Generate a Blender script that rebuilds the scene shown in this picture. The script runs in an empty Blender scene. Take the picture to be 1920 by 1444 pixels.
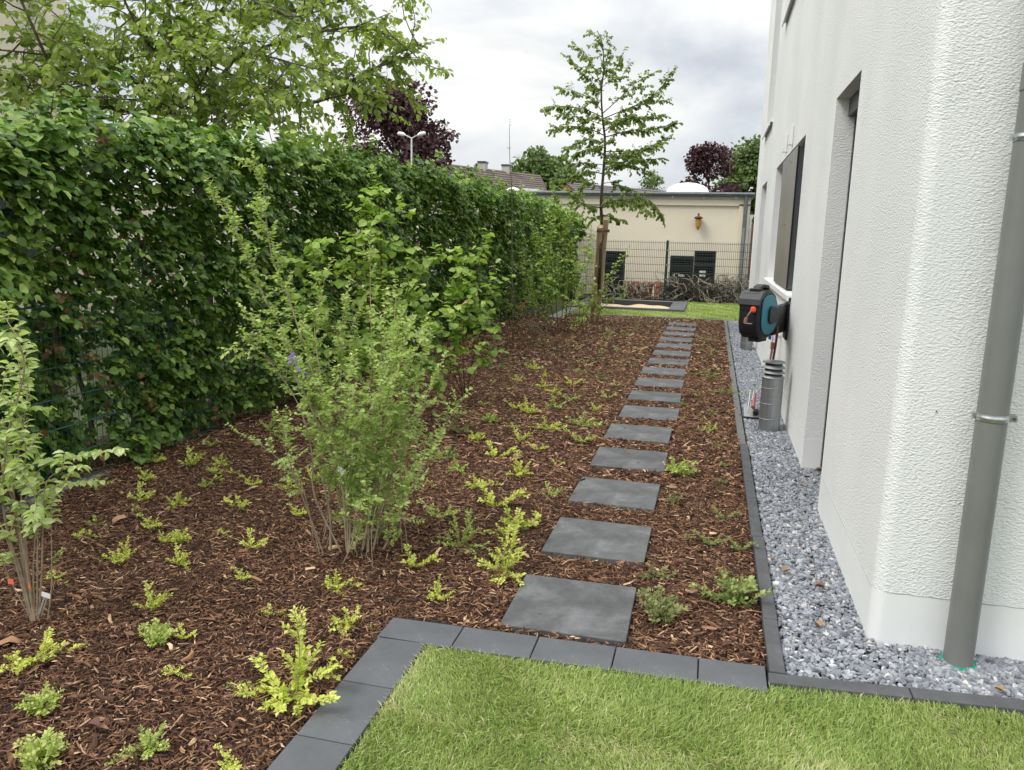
import bpy, math, random
import numpy as np
from mathutils import Matrix, Vector

random.seed(7); rng = np.random.default_rng(7)
scene = bpy.context.scene
COL = scene.collection

# ------------------------------------------------------------------ camera
CAM = np.array([0.0, 0.0, 1.6]); FPX = 1466.06
FW = np.array([-0.2382294, 0.95303276, -0.18701688])
RT = np.array([0.96886111, 0.24658701, 0.02242738])
UP = np.array([-0.06748996, 0.17585052, 0.98210066])
cam = bpy.data.cameras.new("camera"); cam.sensor_width = 36; cam.lens = FPX / 1920 * 36
cam.clip_start = 0.05; cam.clip_end = 1500
co = bpy.data.objects.new("camera", cam); COL.objects.link(co)
M = Matrix.Identity(4)
for i in range(3):
    M[i][0] = RT[i]; M[i][1] = UP[i]; M[i][2] = -FW[i]; M[i][3] = CAM[i]
co.matrix_world = M
scene.camera = co

# ------------------------------------------------------------------ sky, sun, exposure
SUN_EL = math.radians(52); SUN_AZ = math.radians(232)      # azimuth from +Y towards +X
w = bpy.data.worlds.new("World"); scene.world = w; w.use_nodes = True
nt = w.node_tree; nt.nodes.clear()
def N(tree, t, **kw):
    n = tree.nodes.new(t)
    for k, v in kw.items(): setattr(n, k, v)
    return n
out = N(nt, 'ShaderNodeOutputWorld'); bg = N(nt, 'ShaderNodeBackground')
bg.inputs['Strength'].default_value = 0.1
sky = N(nt, 'ShaderNodeTexSky', sky_type='NISHITA'); sky.sun_disc = False
sky.sun_elevation = SUN_EL; sky.sun_rotation = SUN_AZ
tc = N(nt, 'ShaderNodeTexCoord')
mp = N(nt, 'ShaderNodeMapping'); mp.inputs['Scale'].default_value = (1.0, 1.0, 2.6); mp.inputs['Location'].default_value = (0.3, 0.15, 0.4)
ns = N(nt, 'ShaderNodeTexNoise'); ns.inputs['Scale'].default_value = 2.2; ns.inputs['Detail'].default_value = 9; ns.inputs['Roughness'].default_value = 0.52; ns.inputs['Distortion'].default_value = 0.35
rp = N(nt, 'ShaderNodeValToRGB')
el = rp.color_ramp.elements
el[0].position = 0.36; el[0].color = (4.0, 4.3, 4.8, 1)
el[1].position = 0.62; el[1].color = (8.5, 8.4, 8.0, 1)
e = el.new(0.46); e.color = (5.5, 5.75, 6.1, 1)
e = el.new(0.53); e.color = (6.8, 6.9, 6.95, 1)
sp = N(nt, 'ShaderNodeSeparateXYZ')
gr = N(nt, 'ShaderNodeMapRange'); gr.inputs['From Min'].default_value = 0.22; gr.inputs['From Max'].default_value = 0.9
gr.inputs['To Min'].default_value = 1.0; gr.inputs['To Max'].default_value = 2.7
mul = N(nt, 'ShaderNodeVectorMath', operation='SCALE')
mix = N(nt, 'ShaderNodeMix', data_type='RGBA'); mix.inputs[0].default_value = 0.9
L = nt.links.new
L(tc.outputs['Generated'], mp.inputs['Vector']); L(mp.outputs['Vector'], ns.inputs['Vector'])
L(ns.outputs['Fac'], rp.inputs['Fac']); L(tc.outputs['Generated'], sp.inputs[0])
L(sp.outputs['Z'], gr.inputs['Value']); L(rp.outputs['Color'], mul.inputs[0]); L(gr.outputs['Result'], mul.inputs['Scale'])
L(sky.outputs['Color'], mix.inputs[6]); L(mul.outputs['Vector'], mix.inputs[7])
L(mix.outputs[2], bg.inputs['Color']); L(bg.outputs[0], out.inputs['Surface'])

sl = bpy.data.lights.new("sun", 'SUN'); sl.energy = 1.5; sl.angle = math.radians(22); sl.color = (1.0, 0.96, 0.9)
so = bpy.data.objects.new("sun", sl); COL.objects.link(so)
sd = Vector((math.sin(SUN_AZ) * math.cos(SUN_EL), math.cos(SUN_AZ) * math.cos(SUN_EL), math.sin(SUN_EL)))
so.rotation_euler = sd.to_track_quat('Z', 'Y').to_euler()
scene.view_settings.view_transform = 'Standard'; scene.view_settings.look = 'None'
scene.view_settings.gamma = 1.0; scene.view_settings.exposure = 0.42
scene.cycles.max_bounces = 6; scene.cycles.transparent_max_bounces = 4
scene.cycles.diffuse_bounces = 3; scene.cycles.glossy_bounces = 2; scene.cycles.transmission_bounces = 2

# ------------------------------------------------------------------ helpers
def gp(px, py, z=0.0):            # where a line of sight of the survey photo meets the level z
    d = FW + RT * (px - 960) / FPX - UP * (py - 722) / FPX
    t = (z - CAM[2]) / d[2]; return CAM + d * t
def py_(px, py, y):               # ... meets the upright plane at depth y
    d = FW + RT * (px - 960) / FPX - UP * (py - 722) / FPX
    return CAM + d * (y / d[1])

def tag(o, label=None, cat=None, group=None, kind=None):
    if label: o['label'] = label
    if cat: o['category'] = cat
    if group: o['group'] = group
    if kind: o['kind'] = kind
    return o
def empty(name, loc, label=None, cat=None, group=None):
    o = bpy.data.objects.new(name, None); COL.objects.link(o); o.location = loc
    o.empty_display_size = 0.1
    return tag(o, label, cat, group)
def link(name, me, mats, parent=None):
    if not isinstance(mats, (list, tuple)): mats = [mats]
    for m in mats: me.materials.append(m)
    o = bpy.data.objects.new(name, me); COL.objects.link(o)
    if parent is not None:
        o.parent = parent
    return o
def wloc(o):
    v = Vector((0, 0, 0))
    while o is not None: v += Vector(o.location); o = o.parent
    return v
def fast(name, V, F, mats, parent=None, tint=None, smooth=False, fmat=None):
    """V (n,3); F list of (m,k) int arrays; world coordinates"""
    V = np.asarray(V, np.float32)
    if parent is not None: V = V - np.array(wloc(parent), np.float32)
    if not isinstance(F, (list, tuple)): F = [F]
    me = bpy.data.meshes.new(name)
    loops = np.concatenate([np.asarray(f, np.int32).ravel() for f in F])
    sizes = np.concatenate([np.full(len(f), np.asarray(f).shape[1], np.int32) for f in F])
    starts = np.concatenate([[0], np.cumsum(sizes)[:-1]]).astype(np.int32)
    me.vertices.add(len(V)); me.vertices.foreach_set('co', V.ravel())
    me.loops.add(len(loops)); me.loops.foreach_set('vertex_index', loops)
    me.polygons.add(len(sizes)); me.polygons.foreach_set('loop_start', starts); me.polygons.foreach_set('loop_total', sizes)
    if fmat is not None: me.polygons.foreach_set('material_index', np.asarray(fmat, np.int32))
    me.update(calc_edges=True)
    me.polygons.foreach_set('use_smooth', np.full(len(sizes), bool(smooth)))
    if tint is not None:
        a = me.attributes.new('tint', 'FLOAT', 'POINT'); a.data.foreach_set('value', np.asarray(tint, np.float32))
    return link(name, me, mats, parent)

class MB:
    def __init__(s): s.v = []; s.f = []; s.m = []; s.mi = 0; s.tr = None
    def add(s, vs, fs):
        b = len(s.v)
        if s.tr is not None: vs = [tuple(s.tr @ Vector(v)) for v in vs]
        s.v += [tuple(map(float, v)) for v in vs]; s.f += [tuple(i + b for i in f) for f in fs]; s.m += [s.mi] * len(fs)
        return s
    def box(s, x0, x1, y0, y1, z0, z1):
        return s.add([(x0,y0,z0),(x1,y0,z0),(x1,y1,z0),(x0,y1,z0),(x0,y0,z1),(x1,y0,z1),(x1,y1,z1),(x0,y1,z1)],
                     [(0,3,2,1),(4,5,6,7),(0,1,5,4),(1,2,6,5),(2,3,7,6),(3,0,4,7)])
    def hexa(s, b4, t4):
        return s.add(list(b4) + list(t4), [(0,3,2,1),(4,5,6,7),(0,1,5,4),(1,2,6,5),(2,3,7,6),(3,0,4,7)])
    def quad(s, a, b, c, d): return s.add([a,b,c,d], [(0,1,2,3)])
    def prism(s, poly, axis, a, b):      # poly of 2D points extruded on axis
        n = len(poly)
        def P(p, h):
            return {0:(h,p[0],p[1]), 1:(p[0],h,p[1]), 2:(p[0],p[1],h)}[axis]
        vs = [P(p, a) for p in poly] + [P(p, b) for p in poly]
        fs = [tuple(range(n))[::-1], tuple(range(n, 2*n))] + [(i, (i+1) % n, (i+1) % n + n, i + n) for i in range(n)]
        return s.add(vs, fs)
    def tube(s, pts, rad, sides=6, cap=True):
        pts = [np.asarray(p, float) for p in pts]; n = len(pts)
        if not hasattr(rad, '__len__'): rad = [rad] * n
        vs = []; prev = None
        for i, p in enumerate(pts):
            t = pts[min(i+1, n-1)] - pts[max(i-1, 0)]; t = t / (np.linalg.norm(t) + 1e-9)
            if prev is None:
                a = np.array([0,0,1.]) if abs(t[2]) < 0.9 else np.array([1.,0,0]); u = np.cross(t, a)
            else: u = prev - t * (prev @ t)
            u = u / (np.linalg.norm(u) + 1e-9); v = np.cross(t, u); prev = u
            for k in range(sides):
                an = 2 * math.pi * k / sides
                vs.append(p + (u * math.cos(an) + v * math.sin(an)) * rad[i])
        fs = []
        for i in range(n - 1):
            for k in range(sides):
                k2 = (k + 1) % sides
                fs.append((i*sides+k, i*sides+k2, (i+1)*sides+k2, (i+1)*sides+k))
        if cap: fs += [tuple(range(sides))[::-1], tuple(range((n-1)*sides, n*sides))]
        return s.add(vs, fs)
    def cyl(s, c, r, z0, z1, sides=32, r1=None): return s.tube([(c[0],c[1],z0),(c[0],c[1],z1)], [r, r if r1 is None else r1], sides)
    def lathe(s, c, prof, sides=32):
        vs = []
        for r, z in prof:
            for k in range(sides):
                a = 2*math.pi*k/sides; vs.append((c[0]+r*math.cos(a), c[1]+r*math.sin(a), c[2]+z))
        fs = [(i*sides+k, i*sides+(k+1)%sides, (i+1)*sides+(k+1)%sides, (i+1)*sides+k) for i in range(len(prof)-1) for k in range(sides)]
        fs += [tuple(range(sides))[::-1], tuple(range((len(prof)-1)*sides, len(prof)*sides))]
        return s.add(vs, fs)
    def build(s, name, mats, parent=None, smooth=False, bevel=0, angle=None, tint=None):
        V = np.array(s.v, float)
        if parent is not None: V = V - np.array(wloc(parent))
        me = bpy.data.meshes.new(name); me.from_pydata([tuple(v) for v in V], [], s.f)
        me.polygons.foreach_set('material_index', s.m); me.update()
        if smooth:
            me.polygons.foreach_set('use_smooth', [True] * len(me.polygons))
            if hasattr(me, 'set_sharp_from_angle'): me.set_sharp_from_angle(angle=math.radians(angle or 40))
        if tint is not None:
            a = me.attributes.new('tint', 'FLOAT', 'POINT'); a.data.foreach_set('value', np.asarray(tint, np.float32))
        o = link(name, me, mats, parent)
        if bevel:
            b = o.modifiers.new('bevel', 'BEVEL'); b.width = bevel; b.segments = 2; b.limit_method = 'ANGLE'; b.angle_limit = math.radians(40)
        return o

# ------------------------------------------------------------------ materials
def mat(name, color=(.5,.5,.5), rough=.7, metal=0, spec=.5):
    m = bpy.data.materials.new(name); m.use_nodes = True
    b = m.node_tree.nodes['Principled BSDF']
    b.inputs['Base Color'].default_value = (*color, 1); b.inputs['Roughness'].default_value = rough
    b.inputs['Metallic'].default_value = metal; b.inputs['Specular IOR Level'].default_value = spec
    return m
def pbsdf(m): return m.node_tree.nodes['Principled BSDF']
def ramp(t, stops):
    r = N(t, 'ShaderNodeValToRGB'); e = r.color_ramp.elements
    e[0].position, e[0].color = stops[0][0], (*stops[0][1], 1)
    e[1].position, e[1].color = stops[-1][0], (*stops[-1][1], 1)
    for p, c in stops[1:-1]:
        q = e.new(p); q.color = (*c, 1)
    return r
def noise_mat(name, stops, scale=5, detail=5, rough=.8, bump=0, bscale=None, bdist=.01, metal=0, spec=.3, stretch=None, distort=0, brough=.6):
    m = mat(name, (.5,.5,.5), rough, metal, spec); t = m.node_tree; b = pbsdf(m)
    tc = N(t, 'ShaderNodeTexCoord'); mp = N(t, 'ShaderNodeMapping')
    if stretch: mp.inputs['Scale'].default_value = stretch
    n = N(t, 'ShaderNodeTexNoise'); n.inputs['Scale'].default_value = scale; n.inputs['Detail'].default_value = detail; n.inputs['Distortion'].default_value = distort
    n.inputs['Roughness'].default_value = .68
    r = ramp(t, stops); L = t.links.new
    L(tc.outputs['Object'], mp.inputs[0]); L(mp.outputs[0], n.inputs['Vector']); L(n.outputs['Fac'], r.inputs[0]); L(r.outputs[0], b.inputs['Base Color'])
    if bump:
        n2 = N(t, 'ShaderNodeTexNoise'); n2.inputs['Scale'].default_value = bscale or scale * 8; n2.inputs['Detail'].default_value = 4; n2.inputs['Roughness'].default_value = brough
        bp = N(t, 'ShaderNodeBump'); bp.inputs['Strength'].default_value = bump; bp.inputs['Distance'].default_value = bdist
        L(mp.outputs[0], n2.inputs['Vector']); L(n2.outputs['Fac'], bp.inputs['Height']); L(bp.outputs[0], b.inputs['Normal'])
    return m
def tint_mat(name, stops, rough=.8, transl=0, spec=.35, noise=0.0, nscale=60):
    """colour of each leaf / chip / stone from its own 'tint' value"""
    m = mat(name, (.5,.5,.5), rough, 0, spec); t = m.node_tree; b = pbsdf(m); L = t.links.new
    at = N(t, 'ShaderNodeAttribute', attribute_name='tint'); r = ramp(t, stops)
    src = at.outputs['Fac']
    if noise:
        tc = N(t, 'ShaderNodeTexCoord'); n = N(t, 'ShaderNodeTexNoise'); n.inputs['Scale'].default_value = nscale; n.inputs['Detail'].default_value = 3
        ma = N(t, 'ShaderNodeMath', operation='MULTIPLY_ADD'); ma.inputs[1].default_value = noise
        mb = N(t, 'ShaderNodeMath', operation='ADD'); mb.inputs[1].default_value = -noise / 2
        L(tc.outputs['Object'], n.inputs['Vector']); L(n.outputs['Fac'], ma.inputs[0]); L(at.outputs['Fac'], ma.inputs[2]); L(ma.outputs[0], mb.inputs[0]); src = mb.outputs[0]
    L(src, r.inputs[0]); L(r.outputs[0], b.inputs['Base Color'])
    if transl:
        tr = N(t, 'ShaderNodeBsdfTranslucent'); mx = N(t, 'ShaderNodeMixShader'); mx.inputs[0].default_value = transl
        o = t.nodes['Material Output']
        g = N(t, 'ShaderNodeMix', data_type='RGBA', blend_type='MULTIPLY'); g.inputs[0].default_value = 1; g.inputs[7].default_value = (1.15, 1.25, .6, 1)
        L(r.outputs[0], g.inputs[6]); L(g.outputs[2], tr.inputs['Color'])
        L(b.outputs[0], mx.inputs[1]); L(tr.outputs[0], mx.inputs[2]); L(mx.outputs[0], o.inputs['Surface'])
    return m

M_chip = tint_mat('bark_chips', [(0,(.024,.011,.007)),(.34,(.095,.043,.024)),(.6,(.205,.10,.053)),(.84,(.38,.215,.115)),(1,(.66,.45,.28))], .75, noise=.18, nscale=90)
M_mulch = noise_mat('mulch_base', [(.3,(.02,.011,.008)),(.55,(.06,.031,.021)),(.75,(.14,.075,.048))], 45, 6, .95, 1, 60, .03)
M_gravel = tint_mat('basalt_gravel', [(0,(.10,.106,.12)),(.4,(.21,.222,.245)),(.78,(.35,.365,.39)),(.97,(.58,.59,.60)),(1,(.5,.42,.33))], .7, noise=.3, nscale=120)
M_gravbase = noise_mat('gravel_base', [(.3,(.04,.043,.05)),(.7,(.2,.21,.23))], 90, 4, .9, 1, 90, .02)
M_soil = noise_mat('soil', [(.3,(.05,.038,.026)),(.7,(.13,.10,.065))], 6, 6, .95, .8, 40, .03)
M_field = noise_mat('far_ground', [(.35,(.05,.07,.03)),(.65,(.12,.13,.07))], .4, 6, .95)
M_turf = noise_mat('turf_base', [(.3,(.08,.10,.035)),(.7,(.2,.2,.09))], 14, 6, .95, .8, 120, .01)
M_grass = tint_mat('grass_blades', [(0,(.13,.20,.05)),(.35,(.27,.37,.09)),(.7,(.42,.51,.16)),(.88,(.56,.58,.27)),(1,(.70,.62,.42))], .55, .3)
M_slab = noise_mat('slate_slab', [(.28,(.055,.056,.054)),(.44,(.094,.096,.095)),(.55,(.128,.131,.131)),(.66,(.19,.198,.202)),(.8,(.25,.24,.22))], 4.6, 12, .6, .5, 160, .002, distort=.15)
M_slab_d = noise_mat('damp_slab', [(.3,(.05,.049,.047)),(.48,(.09,.092,.093)),(.6,(.14,.144,.147)),(.75,(.21,.205,.195))], 3.6, 12, .6, .35, 160, .002, distort=.2)
M_paver = noise_mat('anthracite_concrete', [(.3,(.085,.089,.096)),(.5,(.108,.112,.12)),(.7,(.128,.132,.14))], 2.5, 8, .85, .5, 350, .0015)
M_kerb = noise_mat('kerb_concrete', [(.3,(.068,.07,.074)),(.6,(.098,.1,.104)),(.78,(.14,.135,.128))], 7, 8, .9, .6, 220, .002)
M_kerb_l = noise_mat('weathered_kerb', [(.3,(.17,.165,.155)),(.7,(.26,.25,.235))], 7, 8, .9, .6, 220, .002)
M_joint = mat('joint', (.012,.012,.013), .95)
M_pipe = noise_mat('grey_pipe', [(.35,(.162,.168,.160)),(.7,(.192,.197,.188))], 2.5, 4, .42, 0, spec=.4)
M_galv = noise_mat('galvanised', [(.3,(.38,.4,.4)),(.7,(.58,.6,.6))], 25, 3, .33, 0, metal=.85)
M_steel = noise_mat('vent_steel', [(.3,(.27,.285,.29)),(.7,(.36,.375,.38))], 3, 3, .34, 0, metal=.75, stretch=(8,8,.6))
M_dark = mat('dark_glass', (.012,.013,.015), .12)
M_frame = mat('anthracite_frame', (.05,.052,.056), .45)
M_taupe = noise_mat('taupe_metal', [(.3,(.19,.175,.158)),(.7,(.235,.22,.2))], 1.2, 3, .42, 0, stretch=(1,1,.2), spec=.4)
M_darkmetal = mat('dark_metal', (.07,.072,.076), .4)
M_white = mat('white_sill', (.78,.79,.78), .45)
M_plastic = noise_mat('black_plastic', [(.3,(.012,.012,.013)),(.7,(.022,.022,.024))], 8, 4, .42, .2, 300, .001)
M_teal = mat('teal_plastic', (.012,.17,.235), .4)
M_orange = mat('orange_plastic', (.8,.1,.02), .4)
M_hose = mat('hose', (.17,.055,.05), .5)
M_pink = mat('faded_connector', (.33,.12,.11), .5)
M_blue = mat('blue_tap', (.02,.03,.25), .4)
M_green = mat('fence_green', (.008,.062,.04), .4)
M_greenfar = mat('fence_dark_green', (.006,.028,.018), .45)
M_cream = noise_mat('cream_render', [(.3,(.74,.67,.53)),(.7,(.79,.72,.58))], 1.6, 6, .9, .25, 60, .004)
M_creamband = noise_mat('pale_band', [(.3,(.46,.45,.41)),(.7,(.5,.49,.45))], 2, 4, .9)
M_zinc = noise_mat('zinc', [(.3,(.15,.17,.175)),(.7,(.22,.24,.245))], 5, 4, .45, 0, metal=.3)
M_dome = mat('skylight_dome', (.82,.84,.86), .3)
M_sand = noise_mat('sand', [(.3,(.5,.38,.24)),(.7,(.68,.54,.36))], 20, 5, .95, .6, 90, .01)
M_stake = noise_mat('pine_stake', [(.3,(.48,.37,.23)),(.55,(.62,.49,.32)),(.75,(.72,.60,.42))], 10, 6, .85, .4, 60, .003, stretch=(4,4,.5))
M_bark = noise_mat('bark', [(.3,(.05,.037,.026)),(.7,(.13,.105,.08))], 30, 5, .9, .6, 90, .004)
M_barklight = noise_mat('young_stem', [(.3,(.22,.165,.11)),(.7,(.42,.34,.24))], 20, 4, .8)
M_barkgrey = noise_mat('grey_limb', [(.3,(.07,.06,.045)),(.7,(.17,.15,.115))], 14, 5, .9, .5, 60, .004)
M_redstem = noise_mat('red_stem', [(.3,(.075,.035,.025)),(.7,(.16,.085,.055))], 20, 4, .8)
M_deadwood = noise_mat('dead_wood', [(.3,(.34,.29,.23)),(.7,(.66,.6,.5))], 20, 4, .9)
M_deadwood_d = noise_mat('dark_twigs', [(.3,(.04,.028,.02)),(.7,(.13,.09,.065))], 20, 4, .9)
M_hedge = tint_mat('hedge_leaves', [(0,(.018,.042,.008)),(.3,(.052,.115,.018)),(.6,(.125,.23,.035)),(.85,(.25,.38,.07)),(1,(.40,.50,.13))], .42, .28, .4)
M_deadleaf = tint_mat('dead_leaves', [(0,(.09,.04,.02)),(1,(.30,.17,.09))], .7, .15)
M_privet = tint_mat('privet_leaves', [(0,(.20,.31,.075)),(.5,(.38,.50,.15)),(1,(.58,.66,.26))], .5, .42)
M_hazel = tint_mat('broad_leaves', [(0,(.13,.23,.04)),(.5,(.27,.41,.08)),(1,(.47,.58,.17))], .5, .42)
M_pale = tint_mat('pale_leaves', [(0,(.24,.35,.10)),(.5,(.43,.54,.20)),(1,(.64,.69,.36))], .5, .42)
M_bright = tint_mat('bright_leaves', [(0,(.12,.20,.04)),(.5,(.25,.37,.07)),(1,(.44,.54,.15))], .5, .36)
M_tree = tint_mat('tree_leaves', [(0,(.12,.18,.035)),(.5,(.27,.36,.085)),(.85,(.43,.50,.16)),(1,(.56,.55,.22))], .45, .5)
M_young = tint_mat('young_tree_leaves', [(0,(.10,.15,.04)),(.5,(.21,.29,.075)),(.8,(.33,.41,.12)),(1,(.38,.28,.13))], .5, .48)
M_purple = tint_mat('copper_beech_leaves', [(0,(.04,.018,.024)),(.6,(.09,.038,.048)),(1,(.19,.09,.095))], .5, .2)
M_fargreen = tint_mat('far_tree_leaves', [(0,(.08,.13,.04)),(.5,(.15,.22,.07)),(1,(.27,.33,.12))], .6, .25)
M_golden = tint_mat('golden_leaves', [(0,(.26,.36,.06)),(.35,(.52,.60,.10)),(.7,(.72,.75,.18)),(1,(.82,.81,.34))], .5, .35)
M_limeleaf = tint_mat('lime_leaves', [(0,(.17,.26,.06)),(.5,(.40,.50,.12)),(1,(.66,.70,.25))], .5, .3)
M_greenleaf = tint_mat('green_leaves', [(0,(.10,.15,.045)),(.5,(.23,.30,.085)),(1,(.44,.50,.18))], .5, .3)
M_dusty = tint_mat('dusty_leaves', [(0,(.10,.12,.04)),(.5,(.19,.22,.08)),(1,(.34,.35,.13))], .6, .25)
M_rooftile = noise_mat('roof_tiles', [(.3,(.115,.085,.078)),(.7,(.17,.13,.115))], .6, 5, .8)
M_brick = noise_mat('brick_gable', [(.3,(.24,.12,.085)),(.7,(.32,.17,.12))], 2, 5, .9)
M_terracotta = noise_mat('terracotta', [(.3,(.42,.17,.1)),(.7,(.5,.22,.14))], 3, 4, .8)
M_crate = mat('black_crate', (.02,.02,.021), .35)
M_crate_shade = mat('crate_shade', (.005,.005,.005), .9)  # near-black colour holds the shade inside the crates
M_label = mat('white_label', (.7,.7,.68), .6)
M_tagor = mat('orange_tag', (.75,.17,.07), .6)
M_purpletape = mat('violet_ribbon', (.24,.13,.55), .5)
M_lantern = mat('amber_lantern', (.45,.24,.05), .4)
M_rust = mat('rusty_metal', (.11,.055,.035), .6)
M_glass = mat('window_glass', (.05,.06,.07), .1)
M_whitewall = mat('white_wall', (.75,.75,.73), .8)
M_weed = tint_mat('weed_leaves', [(0,(.05,.09,.02)),(1,(.15,.22,.05))], .6, .2)

def specks(m, thr=.70, col=(.33,.33,.32), sc=70):
    t = m.node_tree; b = pbsdf(m); L = t.links.new; src = b.inputs['Base Color'].links[0].from_socket
    tc = N(t, 'ShaderNodeTexCoord'); n = N(t, 'ShaderNodeTexNoise'); n.inputs['Scale'].default_value = sc; n.inputs['Detail'].default_value = 4
    big = N(t, 'ShaderNodeTexNoise'); big.inputs['Scale'].default_value = 5; big.inputs['Detail'].default_value = 4
    ad = N(t, 'ShaderNodeMath', operation='MULTIPLY_ADD'); ad.inputs[1].default_value = .45
    mr = N(t, 'ShaderNodeMapRange'); mr.inputs['From Min'].default_value = thr+.18; mr.inputs['From Max'].default_value = thr+.26
    mx = N(t, 'ShaderNodeMix', data_type='RGBA'); mx.inputs[7].default_value = (*col, 1)
    L(tc.outputs['Object'], n.inputs['Vector']); L(tc.outputs['Object'], big.inputs['Vector']); L(big.outputs['Fac'], ad.inputs[0]); L(n.outputs['Fac'], ad.inputs[2])
    L(ad.outputs[0], mr.inputs['Value']); L(mr.outputs['Result'], mx.inputs[0]); L(src, mx.inputs[6]); L(mx.outputs[2], b.inputs['Base Color'])
specks(M_paver, .74, (.22,.22,.22), 110); specks(M_slab, .73, (.22,.22,.21), 90); specks(M_slab_d, .73, (.21,.205,.19), 90); specks(M_kerb, .74, (.17,.17,.16), 90)
def stucco():
    m = mat('white_scraped_plaster', (.86,.865,.85), .78, 0, .45); t = m.node_tree; b = pbsdf(m); L = t.links.new
    tc = N(t, 'ShaderNodeTexCoord'); mp = N(t, 'ShaderNodeMapping'); mp.inputs['Scale'].default_value = (1, 1, 1.7)
    n = N(t, 'ShaderNodeTexNoise'); n.inputs['Scale'].default_value = 68; n.inputs['Detail'].default_value = 2.2; n.inputs['Roughness'].default_value = .55; n.inputs['Distortion'].default_value = .35
    bp = N(t, 'ShaderNodeBump'); bp.inputs['Strength'].default_value = .9; bp.inputs['Distance'].default_value = .0095
    vo = N(t, 'ShaderNodeTexVoronoi'); vo.inputs['Scale'].default_value = 95
    wm = N(t, 'ShaderNodeTexNoise'); wm.inputs['Scale'].default_value = 4; wm.inputs['Detail'].default_value = 3
    mm = N(t, 'ShaderNodeMath', operation='MULTIPLY_ADD'); mm.inputs[1].default_value = .35
    m3 = N(t, 'ShaderNodeMapRange'); m3.inputs['From Min'].default_value = .3; m3.inputs['From Max'].default_value = .7; m3.inputs['To Min'].default_value = .38; m3.inputs['To Max'].default_value = .72
    L(tc.outputs['Object'], mp.inputs[0]); L(mp.outputs[0], n.inputs['Vector']); L(mp.outputs[0], vo.inputs['Vector']); L(tc.outputs['Object'], wm.inputs['Vector'])
    L(vo.outputs['Distance'], mm.inputs[0]); L(n.outputs['Fac'], mm.inputs[2]); L(mm.outputs[0], bp.inputs['Height']); L(wm.outputs['Fac'], m3.inputs['Value']); L(m3.outputs['Result'], bp.inputs['Strength']); L(bp.outputs[0], b.inputs['Normal'])
    n2 = N(t, 'ShaderNodeTexNoise'); n2.inputs['Scale'].default_value = .9; n2.inputs['Detail'].default_value = 5
    r = ramp(t, [(.35,(.72,.735,.73)),(.65,(.80,.805,.79))])
    L(tc.outputs['Object'], n2.inputs['Vector']); L(n2.outputs['Fac'], r.inputs[0]); L(r.outputs[0], b.inputs['Base Color'])
    return m
M_stucco = stucco()
M_plinth = noise_mat('smooth_plinth', [(.3,(.72,.735,.73)),(.7,(.81,.815,.80))], 1.5, 6, .7, .15, 30, .003)

# ------------------------------------------------------------------ foliage tools
def leaf_tpl(ts, ws, fold=.25, curve=.25):
    """ovate leaf: sections ts with half widths ws between base and tip"""
    V = [(0,0,0)]
    for t, wd in zip(ts, ws):
        z = -curve*t*t
        V += [(-wd, t, z + fold*wd), (0, t, z), (wd, t, z + fold*wd)]
    V.append((0, 1, -curve)); tip = len(V) - 1
    T = [(0,2,1),(0,3,2)]; Q = []
    for i in range(len(ts) - 1):
        a = 1 + 3*i; b = a + 3
        Q += [(a, a+1, b+1, b), (a+1, a+2, b+2, b+1)]
    a = 1 + 3*(len(ts)-1)
    T += [(a, a+1, tip), (a+1, a+2, tip)]
    return np.array(V, float), np.array(T), np.array(Q).reshape(-1, 4)
TPL_OV = leaf_tpl([.28,.65], [.42,.40])
TPL_OV3 = leaf_tpl([.15,.42,.74], [.30,.46,.34], .3, .3)
TPL_EL = leaf_tpl([.3,.7], [.34,.30], .25, .3)
TPL_SM = leaf_tpl([.5], [.36], .2, .15)
TPL_NR = leaf_tpl([.5], [.24], .2, .25)

class Leaves:
    def __init__(s): s.p = []; s.d = []; s.n = []; s.l = []; s.t = []
    def add(s, p, d, n, l, t): s.p.append(p); s.d.append(d); s.n.append(n); s.l.append(l); s.t.append(t)
    def bulk(s, p, d, n, l, t):
        s.p.extend(p); s.d.extend(d); s.n.extend(n); s.l.extend(l); s.t.extend(t)
    def build(s, name, tpl, m, parent, aspect=1.0, local=False):
        if not s.p: return None
        P = np.array(s.p, float); D = np.array(s.d, float); Nn = np.array(s.n, float); Ls = np.array(s.l, float)
        D /= np.linalg.norm(D, axis=1, keepdims=True) + 1e-9
        X = np.cross(D, Nn); X /= np.linalg.norm(X, axis=1, keepdims=True) + 1e-9
        Z = np.cross(X, D)
        tv, tt, tq = tpl; k = len(tv)
        V = (P[:,None,:] + Ls[:,None,None] * (tv[None,:,0,None]*aspect*X[:,None,:] + tv[None,:,1,None]*D[:,None,:] + tv[None,:,2,None]*Z[:,None,:])).reshape(-1, 3)
        off = (np.arange(len(P)) * k)[:,None,None]
        F = [(tt[None] + off).reshape(-1, 3)]
        if len(tq): F.append((tq[None] + off).reshape(-1, 4))
        return fast(name, V, F, m, None if local else parent, np.repeat(np.clip(s.t, 0, 1), k))

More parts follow.
